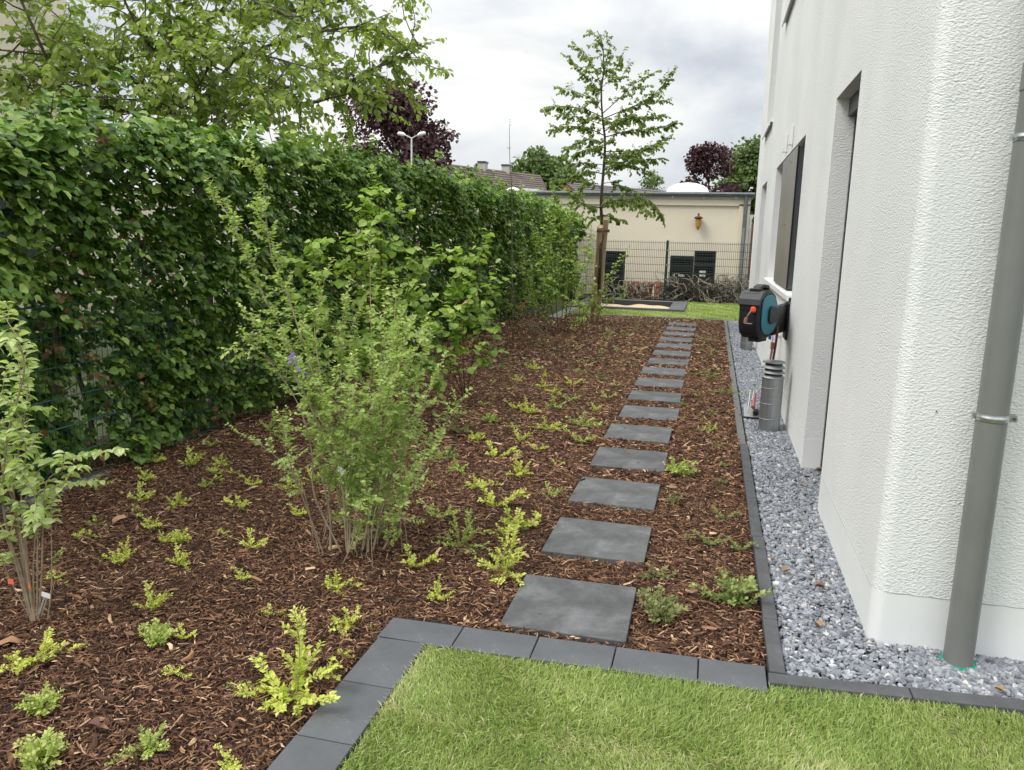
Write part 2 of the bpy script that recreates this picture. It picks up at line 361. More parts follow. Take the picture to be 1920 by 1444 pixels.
def rv(s=1.0): return rng.normal(0, s, 3)
def unit(v): v = np.asarray(v, float); return v / (np.linalg.norm(v) + 1e-9)
def bez(pts, n):
    """resample polyline smoothly (Catmull-Rom)"""
    P = np.array(pts, float); m = len(P)
    Q = np.vstack([2*P[0]-P[1], P, 2*P[-1]-P[-2]]); outp = []
    ts = np.linspace(0, m - 1 - 1e-6, n)
    for t in ts:
        i = int(t); u = t - i; a, b, c, d = Q[i], Q[i+1], Q[i+2], Q[i+3]
        outp.append(.5*((2*b)+(-a+c)*u+(2*a-5*b+4*c-d)*u*u+(-a+3*b-3*c+d)*u**3))
    return np.array(outp)
def twig_leaves(lv, wood, p0, d, length, k, size, tmean, tvar, sides=3, r=.0012, droop=.15, spread=.9, nup=1.0, opp=False, jit=.25):
    d = unit(d); pts = []
    p = np.array(p0, float); q = d.copy(); n = 4
    for i in range(n):
        pts.append(p.copy()); q = unit(q + np.array([0,0,-droop/n]) + rv(.08)); p = p + q*length/(n-1)
    if wood is not None: wood.tube(pts, [r*1.4, r*1.2, r, r*.6], sides, cap=False)
    for j in range(k):
        t = (j + .6) / k; a = t*(n-1); i = min(int(a), n-2); base = pts[i] + (pts[i+1]-pts[i])*(a-i)
        dr = unit(pts[i+1]-pts[i]); up = np.array([0,0,1.]) + rv(jit)
        s = np.cross(dr, up); s = unit(s)
        for sg in ((-1, 1) if opp else ((1,) if j % 2 else (-1,))):
            ld = dr*.55 + s*sg*spread + rv(.22) + np.array([0,0,-droop])
            lv.add(base, ld, np.array([0,0,nup]) + rv(.45), size*rng.uniform(.65, 1.15)*(1-.25*(t > .85)), rng.normal(tmean, tvar) + (.12 if t > .8 else 0))
def leafy(lv, wood, path, r0, r1, dens, twl, k, size, tm=.5, tv=.18, start=.0, sides=5, up=.3, opp=False, droop=.15, side_bias=None, spread=.9, nup=1.0, wr=.0012):
    """branch with twigs and leaves along it"""
    path = np.array(path, float); n = len(path)
    wood.tube(path, list(np.linspace(r0, r1, n)), sides)
    seg = np.linalg.norm(np.diff(path, axis=0), axis=1); tot = seg.sum(); cum = np.concatenate([[0], np.cumsum(seg)])
    cnt = max(1, int(tot*(1-start)*dens))
    for c in range(cnt):
        s = tot*(start + (1-start)*(c + rng.random())/cnt); i = min(np.searchsorted(cum, s) - 1, n-2); i = max(i, 0)
        f = (s - cum[i])/(seg[i] + 1e-9); p = path[i] + (path[i+1]-path[i])*f; dr = unit(path[i+1]-path[i])
        d = dr*.7 + rv(.7) + np.array([0,0,up])
        if side_bias is not None: d = d + side_bias
        twig_leaves(lv, wood, p, d, twl*rng.uniform(.5, 1.2), k, size, tm, tv, droop=droop, opp=opp, spread=spread, nup=nup, r=wr)
    twig_leaves(lv, wood, path[-1], unit(path[-1]-path[-2]), twl, k, size, tm+.1, tv, droop=droop, opp=opp, spread=spread, nup=nup, r=wr)

# ------------------------------------------------------------------ ground sheets
def sheet(name, x0, x1, y0, y1, z, m, nx=2, ny=2, amp=0, label=None, cat=None, kind='structure'):
    xs = np.linspace(x0, x1, nx); ys = np.linspace(y0, y1, ny); X, Y = np.meshgrid(xs, ys)
    Z = np.full(X.shape, float(z))
    if amp: Z = Z + amp*(np.sin(X*7.1+1)*np.sin(Y*5.3) + .6*np.sin(X*17+Y*9) + .5*rng.normal(0, 1, X.shape))
    V = np.stack([X, Y, Z], -1).reshape(-1, 3); i = np.arange(nx*ny).reshape(ny, nx)
    F = np.stack([i[:-1,:-1], i[:-1,1:], i[1:,1:], i[1:,:-1]], -1).reshape(-1, 4)
    o = fast(name, V, F, m, smooth=True); o['kind'] = kind
    if label: o['label'] = label
    return o
sheet('ground', -600, 600, -60, 900, -.09, M_field)
sheet('mulch_bed', -4.6, .307, -1.0, 16.6, -.028, M_mulch, 120, 320, .004)
sheet('gravel_strip', .37, .9, 2.86, 16.6, -.03, M_gravbase, 14, 240, .003)
sheet('gravel_bed', .9, 6.0, 2.86, 3.4, -.03, M_gravbase, 60, 12, .003)
sheet('lawn', -.995, 6.0, -1.0, 2.76, -.012, M_turf, 120, 60, .004)
for q_ in ((-3.2,.72,16.66,18.0),(-3.2,.72,20.4,21.0),(-.85,.72,18.0,20.4),(-3.2,-2.85,18.0,20.4)):
    sheet('far_lawn', *q_, -.012, M_turf, 30, 30, .004)
sheet('rear_soil', -6.5, 8.0, 21.0, 30.0, -.02, M_soil, 60, 40, .012)

# ------------------------------------------------------------------ stepping slabs
X0, Y0, SW, SD, SP = -0.7569, 2.9367, .528, .520, .816
slabs = []
slab_notes = {0:'large dark grey slab with a pale dried puddle stain, touching the lawn edging', 1:'dark grey slab with a soft pale smear, second one from the lawn edging',
 2:'plain dark grey slab, third one from the near lawn edging', 3:'dark grey slab with a few bark crumbs on it, fourth from the lawn edging',
 4:'dark grey slab with a damp dark patch, fifth from the lawn edging', 5:'dark grey slab with a mulch crumb on its near edge, sixth from the lawn edging'}
ordn = ['first','second','third','fourth','fifth','sixth','seventh','eighth','ninth','tenth','eleventh','twelfth','thirteenth','fourteenth','fifteenth','sixteenth']
for i in range(16):
    y = Y0 + SP*i; x = X0 + rng.normal(0, .006); a = rng.normal(0, .006) if i else 0.01
    mb = MB()
    mb.tr = Matrix.Translation((x + SW/2, y + SD/2, 0)) @ Matrix.Rotation(a, 4, 'Z') @ Matrix.Rotation(rng.normal(0, .004), 4, 'X')
    mb.box(-SW/2, SW/2, -SD/2, SD/2, -.045, .002)
    mb.tr = None
    o = mb.build('stepping_slab', [M_slab if i % 3 else M_slab_d], bevel=.004)
    c = Vector((x + SW/2, y + SD/2, 0)); o.data.transform(Matrix.Translation(-c)); o.location = c
    lab = slab_notes.get(i) or ('dark grey stepping slab, %s one of the path counted from the near lawn' % ordn[i] if i < 15 else 'dark grey stepping slab, last one of the path beside the far lawn')
    tag(o, lab, 'paving slab', 'square slabs of the stepping path'); slabs.append((x, y))

# edging pavers round the near lawn
def paver(c4, z0, z1, label, group, m=M_paver, name='edging_paver', bev=.003, cat='paver'):
    c = np.mean(np.array(c4), 0); g = .0025
    c4 = [(c[0] + (p[0]-c[0])*(1-g/abs(p[0]-c[0]+1e-6)*1) if abs(p[0]-c[0]) > .01 else p[0], c[1] + (p[1]-c[1])*(1-g/abs(p[1]-c[1]+1e-6)) if abs(p[1]-c[1]) > .01 else p[1]) for p in c4]
    mb = MB(); mb.hexa([(p[0]-c[0], p[1]-c[1], z0) for p in c4], [(p[0]-c[0], p[1]-c[1], z1) for p in c4])
    o = mb.build(name, m, bevel=bev); o.location = (c[0], c[1], 0)
    return tag(o, label, cat, group)
def rowy(x, back):      # the cross row runs at a slight angle to the path
    b = 2.898 + .026*x/.3*.35; return b if back else b - .180
xs = [-1.212, -.899, -.582, -.269, .05, .300]
lab_row = ['anthracite corner paver with a clipped corner beside the golden sprigs', 'anthracite paver right of the corner one, left of the nearest stepping slab',
           'anthracite paver in front of the left half of the nearest stepping slab', 'anthracite paver at the right front corner of the nearest stepping slab', 'short anthracite paver of the row butting against the kerb']
for i in range(5):
    a, b = xs[i], xs[i+1]
    fa = rowy(a, 0)
    paver([(a, rowy(a,0)), (b, rowy(b,0)), (b, rowy(b,1)), (a, rowy(a,1))], -.06, .004, lab_row[i], 'pavers edging the near lawn')
ys = [2.700, 2.365, 2.038, 1.71, 1.38, 1.05, .72]
lab_col = ['anthracite paver directly below the corner one on the lawn\'s left edge', 'anthracite paver beside the tallest golden sprig, middle one on the lawn\'s left edge',
           'anthracite paver cut by the bottom of the photo on the lawn\'s left edge']
for i in range(6):
    l = lab_col[i] if i < 3 else 'anthracite paver on the lawn\'s left edge below the picture, number %s from the corner' % ordn[i+1]
    paver([(-1.204, ys[i+1]), (-1.0, ys[i+1]), (-1.0, ys[i]), (-1.204, ys[i])], -.06, .004, l, 'pavers edging the near lawn')
mb = MB(); mb.box(-1.2, .3, 2.70, 2.90, -.05, -.012); mb.box(-1.2, -1.0, .7, 2.75, -.0505, -.0125)
tag(mb.build('paver_bed', M_joint), kind='structure')

# kerbs
yk = [2.86, 3.30, 4.28, 5.32, 6.34, 7.36, 8.38, 9.4, 10.42, 11.44, 12.46, 13.48, 14.5, 15.52, 16.62]
for i in range(len(yk)-1):
    far = yk[i] > 6.3; dx = -.012 if far else rng.normal(0, .002); t = .012 if not far else .004
    near = ['short kerb stone at the corner where the gravel bed turns', 'kerb stone beside the biggest green shrublet', 'kerb stone strewn with bark crumbs between mulch and gravel', 'last raised dark kerb stone before the kerb steps down']
    lab = near[i] if i < 4 else 'weathered pale grey kerb stone along the gravel strip, %s beyond the step in the kerb' % ordn[i-4]
    paver([(.308+dx, yk[i]), (.372+dx, yk[i]), (.372+dx, yk[i+1]), (.308+dx, yk[i+1])], -.12, t, lab, 'kerb stones between mulch and gravel', M_kerb if i < 4 else noise_mat('kerb_mid', [(.3,(.12,.12,.12)),(.7,(.19,.19,.185))], 7, 8, .9, .6, 220, .002) if i == 4 else bpy.data.materials['kerb_mid'], 'kerb_stone', .004, 'kerb stone')
kx = [.303, .80, 1.80, 2.8, 3.8]
for i in range(4):
    f = lambda x: 2.776 + (x-.303)*.085
    paver([(kx[i], f(kx[i])), (kx[i+1], f(kx[i+1])), (kx[i+1], f(kx[i+1])+.075), (kx[i], f(kx[i])+.075)], -.12, .012,
          ['dark kerb stone at the lawn\'s corner in front of the gravel', 'dark kerb stone in front of the downpipe along the lawn', 'dark kerb stone right of the downpipe, outside the picture', 'dark kerb stone farthest right along the lawn, outside the picture'][i],
          'kerb stones between lawn and gravel', M_kerb, 'kerb_stone', .004, 'kerb stone')
for i in range(4):
    a, b = -3.0 + i*.83, -3.0 + (i+1)*.83
    paver([(a, 16.6), (b, 16.6), (b, 16.66), (a, 16.66)], -.1, .01, 'pale kerb stone at the far end of the mulch bed, %s from the hedge' % ordn[i], 'kerb stones edging the far lawn', M_kerb_l, 'kerb_stone', .003, 'kerb stone')
# pavers on the far lawn's left edge
for i in range(5):
    a = 15.4 + i*.5
    paver([(-3.16, a), (-2.92, a), (-2.92, a+.5), (-3.16, a+.5)], -.05, .02, 'pale paver left of the far lawn by the hedge, %s from the front' % ordn[i], 'pavers on the far lawn\'s left edge', M_kerb_l, 'edging_paver')

# ------------------------------------------------------------------ bark mulch
def chips(n, xr, yr, Lr, Wr, reject, z=-.012, zj=.014, seed=1, hi=.0):
    r = np.random.default_rng(seed)
    P = np.stack([r.uniform(*xr, n), r.uniform(*yr, n), np.zeros(n)], 1)
    P = P[~reject(P, r)]; n = len(P)
    P[:,2] = z + r.uniform(-zj, zj, n) + .006*np.sin(P[:,0]*6+P[:,1]*4)
    Lg = r.uniform(*Lr, n) * (1 + (r.random(n) < .06)*.9); Wd = r.uniform(*Wr, n) * (1 + (r.random(n) < .03)*1.4); T = Wd*r.uniform(.25, .6, n)
    a = r.uniform(0, 2*np.pi, n); pt = r.normal(0, .22, n); bend = r.normal(0, .16, n)
    D = np.stack([np.cos(a)*np.cos(pt), np.sin(a)*np.cos(pt), np.sin(pt)], 1)
    S = np.stack([-np.sin(a), np.cos(a), r.normal(0, .45, n)], 1); S /= np.linalg.norm(S, axis=1, keepdims=True)
    U = np.cross(D, S)
    tpl = np.array([(-.5,-.35,0),(-.5,.35,0),(-.42,0,1),(0,-.5,.1),(0,.5,.1),(.05,.05,1.25),(.5,-.25,0),(.5,.3,0),(.4,0,.9)])
    x, y, zz = tpl[:,0], tpl[:,1], tpl[:,2]
    off = (x*x*4)[None,:]*bend[:,None]*Lg[:,None]*.5
    V = P[:,None] + D[:,None]*(x[None,:]*Lg[:,None])[...,None] + S[:,None]*((y[None,:]*Wd[:,None]) + off)[...,None] + U[:,None]*(zz[None,:]*T[:,None])[...,None]
    V += r.normal(0, 1, V.shape)*(Wd*.08)[:,None,None]
    q = np.array([(0,3,5,2),(3,6,8,5),(1,2,5,4),(4,5,8,7)]); t3 = np.array([(0,2,1),(6,7,8)])
    o = (np.arange(n)*9)[:,None,None]
    tint = np.clip(r.beta(1.3, 1.9, n) + hi + (r.random(n) < .09)*.35, 0, 1)
    return V.reshape(-1,3), (q[None]+o).reshape(-1,4), (t3[None]+o).reshape(-1,3), np.repeat(tint, 9)
def in_bed(P, r):
    x, y = P[:,0], P[:,1]; bad = np.zeros(len(P), bool); keep = r.random(len(P))
    for sx, sy in slabs:
        bad |= (x > sx-.008) & (x < sx+SW+.008) & (y > sy-.008) & (y < sy+SD+.008) & (keep > .004 + .03*((x < sx+.02) | (x > sx+SW-.02) | (y < sy+.02) | (y > sy+SD-.02)))
    bad |= (x > -1.215) & (y < 2.90) & (keep > .003)
    bad |= (x > .302) & (keep > .02)
    bad |= (y > 16.58)
    # outside the wedge anyone can see
    bad |= (x < -.95*y - .9)
    return bad
parts = [chips(170000, (-4.3,.40), (1.0,5.2), (.012,.045), (.0022,.007), in_bed, seed=1),
         chips(95000, (-4.3,.36), (5.2,9.5), (.022,.06), (.005,.012), in_bed, seed=2),
         chips(52000, (-4.3,.34), (9.5,16.6), (.035,.08), (.009,.02), in_bed, seed=3),
         chips(420, (-4.2,.30), (1.2,7), (.045,.085), (.010,.02), in_bed, z=.0, zj=.006, seed=4, hi=.15)]
V = []; Q = []; T3 = []; tn = []; b = 0
for v, q, t3, ti in parts:
    V.append(v); Q.append(q+b); T3.append(t3+b); tn.append(ti); b += len(v)
o = fast('bark_mulch', np.concatenate(V), [np.concatenate(Q), np.concatenate(T3)], M_chip, tint=np.concatenate(tn))
tag(o, 'brown shredded bark mulch covering the planting bed', 'bark mulch', kind='stuff')

# ------------------------------------------------------------------ gravel
ico_v = []; ph = (1+5**.5)/2
for a in (-1, 1):
    for b_ in (-ph, ph): ico_v += [(a,b_,0),(0,a,b_),(b_,0,a)]
ico_v = np.array(ico_v)/np.linalg.norm([1,ph])
import itertools
D2 = np.linalg.norm(ico_v[:,None]-ico_v[None], axis=2); el_ = np.min(D2[D2 > .1])
ico_f = []
for a, b_, c in itertools.combinations(range(12), 3):
    if max(D2[a,b_], D2[b_,c], D2[a,c]) < el_*1.1:
        nrm = np.cross(ico_v[b_]-ico_v[a], ico_v[c]-ico_v[a])
        ico_f.append((a,b_,c) if nrm @ ico_v[a] > 0 else (a,c,b_))
ico_f = np.array(ico_f)
def stones(n, xr, yr, sr, reject, z, zj, seed):
    r = np.random.default_rng(seed); P = np.stack([r.uniform(*xr, n), r.uniform(*yr, n), np.zeros(n)], 1)
    P = P[~reject(P)]; n = len(P); P[:,2] = z + r.uniform(-zj, zj, n)
    S = r.uniform(*sr, n)[:,None]*r.uniform(.5, 1.3, (n,3)); S[:,2] *= .75
    q = r.normal(0, 1, (n,4)); q /= np.linalg.norm(q, axis=1, keepdims=True); w_, x, y, zz = q.T
    R = np.stack([np.stack([1-2*(y*y+zz*zz), 2*(x*y-w_*zz), 2*(x*zz+w_*y)],-1), np.stack([2*(x*y+w_*zz), 1-2*(x*x+zz*zz), 2*(y*zz-w_*x)],-1), np.stack([2*(x*zz-w_*y), 2*(y*zz+w_*x), 1-2*(x*x+y*y)],-1)], 1)
    B = ico_v[None]*r.uniform(.72, 1.2, (n,12,1))*S[:,None,:]
    V = np.einsum('nij,nkj->nki', R, B); V[:,:,2] *= .75; V += P[:,None]
    ti = np.clip(r.normal(.48, .22, n), 0, .96); ti[r.random(n) < .012] = 1
    return V.reshape(-1,3), (ico_f[None] + (np.arange(n)*12)[:,None,None]).reshape(-1,3), np.repeat(ti, 12)
def rej_g(P):
    x, y = P[:,0], P[:,1]
    bad = (y < 2.87 + (x-.303)*.085) | (x < .378) | ((x > .735) & (y > 3.26) & ~((y > 4.9) & (y < 5.81) & (x < .86)))
    return bad
parts = [stones(13000, (.378,.9), (2.86,6.2), (.0095,.0170), rej_g, -.010, .007, 11),
         stones(16000, (.9,3.2), (2.86,3.3), (.0095,.0172), rej_g, -.010, .007, 12),
         stones(11000, (.378,.74), (6.2,10), (.009,.015), rej_g, -.010, .007, 13),
         stones(10000, (.378,.74), (10,16.6), (.011,.018), rej_g, -.010, .007, 14)]
V = []; T3 = []; tn = []; b = 0
for v, t3, ti in parts: V.append(v); T3.append(t3+b); tn.append(ti); b += len(v)
o = fast('gravel', np.concatenate(V), [np.concatenate(T3)], M_gravel, tint=np.concatenate(tn))
tag(o, 'grey basalt chippings along the white house wall', 'gravel', kind='stuff')

# ------------------------------------------------------------------ grass
def blades(n, xr, yr, Lr, Wd, rej, z, seed, lean=1.0, seams=True):
    r = np.random.default_rng(seed); P = np.stack([r.uniform(*xr, n), r.uniform(*yr, n), np.full(n, z)], 1)
    P = P[~rej(P)]; n = len(P); x, y = P[:,0], P[:,1]
    Lg = r.uniform(*Lr, n)
    fa = 2.2*np.sin(x*1.7+y*2.3+.6) + 1.3*np.sin(x*5.1-y*3.7) + .8*np.sin(y*11+x*3)
    a = fa + r.normal(0, 1.3, n); ln = np.abs(r.normal(.55, .28, n))*lean
    D = np.stack([np.cos(a), np.sin(a), np.zeros(n)], 1); S = np.stack([-np.sin(a+r.normal(0,.8,n)), np.cos(a), np.zeros(n)], 1)
    W = Wd*r.uniform(.5, 1.6, n)
    V = np.zeros((n,5,3)); up = np.array([0,0,1.])
    for k, (h, wd) in enumerate([(0,1),(0,1),(.55,.8),(.55,.8),(1,0)]):
        sg = -1 if k % 2 == 0 else 1
        V[:,k] = P + up*(Lg*h*(1-.45*ln*h))[:,None] + D*(Lg*ln*h*h*1.1)[:,None] + S*(W*wd*.5*sg)[:,None]
    q = np.array([(0,1,3,2)]); t3 = np.array([(2,3,4)]); o = (np.arange(n)*5)[:,None,None]
    patch = .12*np.sin(x*2.6+1)*np.sin(y*3.1+2) + .08*np.sin(x*9+y*7)
    ti = r.normal(.5, .17, n) + patch + (r.random(n) < .09)*.35
    if seams:
        s1 = np.exp(-((y-2.28-.05*np.sin(x*3))/.035)**2)*(r.random(n) < .5)*.3
        s2 = np.exp(-((x+.32-.04*np.sin(y*5))/.03)**2)*(y < 2.28)*(r.random(n) < .45)*.3
        eg = np.exp(-((x+1.0)/.05)**2)*(r.random(n) < .5)*.4
        ti = ti + s1 + s2 + eg
    return V.reshape(-1,3), (q[None]+o).reshape(-1,4), (t3[None]+o).reshape(-1,3), np.repeat(np.clip(ti,0,1), 5)
def edge_n(P):
    x, y = P[:,0], P[:,1]; return (y > np.where(x < .3, 2.715 + .03*x, 2.766 + (x-.303)*.085)) | (x < -.995)
v, q, t3, ti = blades(165000, (-1.0,1.9), (1.55,2.83), (.020,.040), .0025, edge_n, -.012, 21)
v2, q2, t32, ti2 = blades(30000, (-1.0,3.0), (.4,1.55), (.028,.05), .004, edge_n, -.012, 22)
o = fast('grass', np.concatenate([v,v2]), [np.concatenate([q, q2+len(v)]), np.concatenate([t3, t32+len(v)])], M_grass, tint=np.concatenate([ti,ti2]))
tag(o, 'freshly laid green turf in the foreground with straw coloured seams', 'grass', kind='stuff')
def rej_f(P):
    x, y = P[:,0], P[:,1]; return ((x < -.55) & (x > -3.15) & (y > 17.9) & (y < 20.5)) | ((x > .3) & (y < 16.7))
v, q, t3, ti = blades(60000, (-2.9,.72), (16.66,20.98), (.03,.06), .009, rej_f, -.012, 23, seams=False)
o = fast('grass', v, [q, t3], M_grass, tint=ti); tag(o, 'short green turf in front of the rear fence round the sandpit', 'grass', kind='stuff')

# ------------------------------------------------------------------ the white house
HX, HY, HX1, HY1, HZ = .725, 3.25, 9.0, 16.25, 6.6
house = empty('house', (HX, HY, 0), 'white rendered modern house with grey downpipe along the right side', 'house')
DR = .135
open_ = [(4.894,5.82,-.2,2.547), (7.65,11.08,1.13,2.547), (12.95,14.3,.12,2.52), (12.75,14.4,3.40,5.9), (8.6,11.4,4.48,5.9)]
def wall_west():
    mb = MB(); ys_ = sorted({HY, HY1, *[o[0] for o in open_], *[o[1] for o in open_]}); zs = sorted({-.2, HZ, *[o[2] for o in open_], *[o[3] for o in open_]})
    for i in range(len(ys_)-1):
        for j in range(len(zs)-1):
            cy, cz = (ys_[i]+ys_[i+1])/2, (zs[j]+zs[j+1])/2
            if any(a < cy < b and c < cz < d for a,b,c,d in open_): continue
            mb.quad((HX,ys_[i],zs[j]), (HX,ys_[i],zs[j+1]), (HX,ys_[i+1],zs[j+1]), (HX,ys_[i+1],zs[j]))
    for k, (a,b,c,d) in enumerate(open_):
        dp = {0:DR+.02, 1:.2, 2:.16}.get(k, .16)
        mb.quad((HX,a,c),(HX+dp,a,c),(HX+dp,a,d),(HX,a,d)); mb.quad((HX,b,c),(HX,b,d),(HX+dp,b,d),(HX+dp,b,c))
        mb.quad((HX,a,d),(HX+dp,a,d),(HX+dp,b,d),(HX,b,d)); mb.quad((HX,a,c),(HX,b,c),(HX+dp,b,c),(HX+dp,a,c))
        mb.quad((HX+dp,a,c),(HX+dp,b,c),(HX+dp,b,d),(HX+dp,a,d))
    # front, back, right and the top; rounded near corner
    r = .05
    mb.quad((HX+r,HY-.0,-.2),(HX1,HY,-.2),(HX1,HY,HZ),(HX+r,HY,HZ))
    mb.quad((HX,HY1,-.2),(HX,HY1,HZ),(HX1,HY1,HZ),(HX1,HY1,-.2)); mb.quad((HX1,HY,-.2),(HX1,HY1,-.2),(HX1,HY1,HZ),(HX1,HY,HZ))
    mb.quad((HX,HY,HZ),(HX1,HY,HZ),(HX1,HY1,HZ),(HX,HY1,HZ))
    return mb
mbw = wall_west()
# near corner: the west sheet starts r behind, joined by an arc
r = .05
mbw.v = [((v[0], HY + r, v[2]) if abs(v[1]-HY) < 1e-6 and abs(v[0]-HX) < 1e-6 and v[2] < HZ-.01 or (abs(v[1]-HY) < 1e-6 and abs(v[0]-HX) < 1e-6) else v) for v in mbw.v]
for k in range(8):
    a0, a1 = math.pi/2*k/8, math.pi/2*(k+1)/8
    f = lambda a, z: (HX + r - r*math.cos(a), HY + r - r*math.sin(a), z)
    mbw.quad(f(a0,-.2), f(a1,-.2), f(a1,HZ), f(a0,HZ))
mbw.build('wall', M_stucco, house, smooth=False)
# smooth plinth, sits 3 mm proud below a ragged plaster edge
pl = MB(); PZ = .215; e = .0012
def pstrip(ya, yb):
    n = max(2, int((yb-ya)/.03))
    for i in range(n):
        a = ya + (yb-ya)*i/n; b = ya + (yb-ya)*(i+1)/n
        za = PZ + .003*math.sin(a*37) + .002*math.sin(a*91); zb = PZ + .003*math.sin(b*37) + .002*math.sin(b*91)
        pl.quad((HX-e,a,-.2),(HX-e,a,za),(HX-e,b,zb),(HX-e,b,-.2))
pstrip(HY+.05, 4.894)
n = 120
for i in range(n):
    a = HX+.05 + 5*i/n; b = HX+.05 + 5*(i+1)/n; za = PZ + .003*math.sin(a*37) + .002*math.sin(a*91); zb = PZ + .003*math.sin(b*37) + .002*math.sin(b*91)
    pl.quad((a,HY-e,-.2),(b,HY-e,-.2),(b,HY-e,zb),(a,HY-e,za))
for k in range(8):
    a0, a1 = math.pi/2*k/8, math.pi/2*(k+1)/8; R_ = .05+e
    f = lambda a, z, q=R_: (HX + .05 - q*math.cos(a), HY + .05 - q*math.sin(a), z)
    pl.quad(f(a0,-.2), f(a1,-.2), f(a1,PZ), f(a0,PZ))
pl.build('plinth', M_plinth, house); pl = MB(); pstrip(5.82, HY1)
pl.quad((HX-e,5.82-e,-.2),(HX-e,5.82-e,PZ),(HX+DR,5.82-e,PZ),(HX+DR,5.82-e,-.2)); pl.quad((HX-e,5.82-e,PZ),(HX-e,5.82,PZ),(HX+DR,5.82,PZ),(HX+DR,5.82-e,PZ))
pl.build('plinth', M_plinth, house)
b = MB(); M_shade_line = mat('plaster_shade_line', (.42,.43,.42), .9)  # grey strip paints the shade line under the plaster's overhang
def shade_line(p, q, n_):
    p = np.array(p); q = np.array(q); nn = np.array(n_)*.0022
    m_ = max(2, int(np.linalg.norm(q-p)/.02)); pr_ = None
    for k in range(m_+1):
        c = p + (q-p)*k/m_; t_ = c[0]+c[1]; c[2] += .0015*math.sin(t_*71) + .001*math.sin(t_*173)
        if pr_ is not None: b.add([pr_+nn, c+nn, c+nn+np.array([0,0,.0032]), pr_+nn+np.array([0,0,.0032]), pr_, c, c+np.array([0,0,.0032]), pr_+np.array([0,0,.0032])], [(0,1,2,3),(0,4,5,1),(3,2,6,7)])
        pr_ = c.copy()
shade_line((HX+.05,HY,PZ),(5.5,HY,PZ),(0,-1,0)); b.build('plaster_shade_line', M_shade_line, house)
b = MB(); shade_line((HX,4.894,PZ),(HX,HY+.05,PZ),(-1,0,0)); b.build('plaster_shade_line', M_shade_line, house)
b = MB(); shade_line((HX,HY1,PZ),(HX,5.82,PZ),(-1,0,0)); b.build('plaster_shade_line', M_shade_line, house)
# terrace door in the recess
dm = MB(); dm.box(HX+DR-.002, HX+DR+.012, 4.90, 5.815, -.1, 2.54)
door = dm.build('door', M_dark, house)
dm = MB(); dm.box(HX+DR-.012, HX+DR-.0025, 5.775, 5.816, .02, 2.42); dm.box(HX+DR-.012, HX+DR-.0025, 4.90, 4.95, .02, 2.42)
dm.build('door_frame', M_frame, door)
dm = MB(); dm.box(HX+DR-.055, HX+DR-.004, 4.90, 5.815, 2.43, 2.543); dm.build('shutter_box', M_frame, door)
# wide window with sill and a metal cabinet in front of it
wn = MB(); wn.box(HX+.175, HX+.196, 7.66, 11.07, 1.14, 2.54); win = wn.build('window', M_dark, house)
fr = MB()
for a, b in ((7.66,7.72),(9.3,9.38),(11.0,11.07)): fr.box(HX+.155, HX+.174, a, b, 1.2, 2.48)
fr.box(HX+.155, HX+.1735, 7.66, 11.07, 1.141, 1.2); fr.box(HX+.155, HX+.1735, 7.66, 11.07, 2.48, 2.54); fr.build('frame', M_white, win)
s = MB(); s.prism([(HX-.042,1.118),(HX+.19,1.134),(HX+.19,1.112),(HX-.022,1.096),(HX-.022,1.068),(HX-.042,1.066)], 1, 7.655, 11.30); s.build('sill', M_white, win, bevel=.002)
b = MB(); b.box(HX-.012, HX+.15, 8.19, 9.86, 1.145, 2.515); b.mi = 0
cab = b.build('cabinet', M_taupe, house, bevel=.003)
b = MB(); b.box(HX+.004, HX+.148, 8.181, 8.1885, 1.152, 2.508); b.build('side_panel', M_darkmetal, cab)
b = MB(); b.box(HX-.010, HX+.004, 8.176, 8.1895, 1.147, 2.512); b.build('edge_gasket', M_plastic, cab)
for yy, zz in ((8.9,1.78),(9.2,1.78),(9.3,2.38),(8.7,2.40),(8.95,2.44)):
    b = MB(); b.box(HX-.0145, HX-.0125, yy-.012, yy+.012, zz-.012, zz+.012); b.build('screw', M_darkmetal, cab)
# far slot window, upper windows with sills
for k, (a, b_, c, d) in enumerate(open_[2:]):
    m_ = MB(); m_.box(HX+.13, HX+.155, a+.01, b_-.01, c+.01, d-.01); wi = m_.build('window', M_glass, house)
    m_ = MB()
    for (p, q_, u, v) in ((a+.01,a+.07,c+.01,d-.01),(b_-.07,b_-.01,c+.01,d-.01)): m_.box(HX+.11, HX+.1295, p, q_, u, v)
    m_.box(HX+.11, HX+.129, a+.07, b_-.07, c+.01, c+.07); m_.box(HX+.11, HX+.129, a+.07, b_-.07, d-.07, d-.01)
    m_.build('frame', M_white, wi)
    if k: m_ = MB(); m_.prism([(HX-.055,c-.034),(HX+.12,c-.008),(HX+.12,c-.02),(HX-.04,c-.046),(HX-.04,c-.09),(HX-.055,c-.09)], 1, a-.02, b_+.15); m_.build('sill', M_white, wi, bevel=.002)
for yy in (8.95, 9.65):
    b = MB(); b.box(HX-.035, HX-.003, yy-.03, yy+.03, 2.60, 2.80); b.box(HX-.05, HX-.036, yy-.02, yy+.02, 2.60, 2.65); b.build('awning_bracket', M_white, house, bevel=.003)
# tiny dark mark on the front
b = MB(); b.tube([(.868,HY-.006,.978),(.874,HY-.007,.972)], .0018, 5); b.build('plug', M_plastic, house)

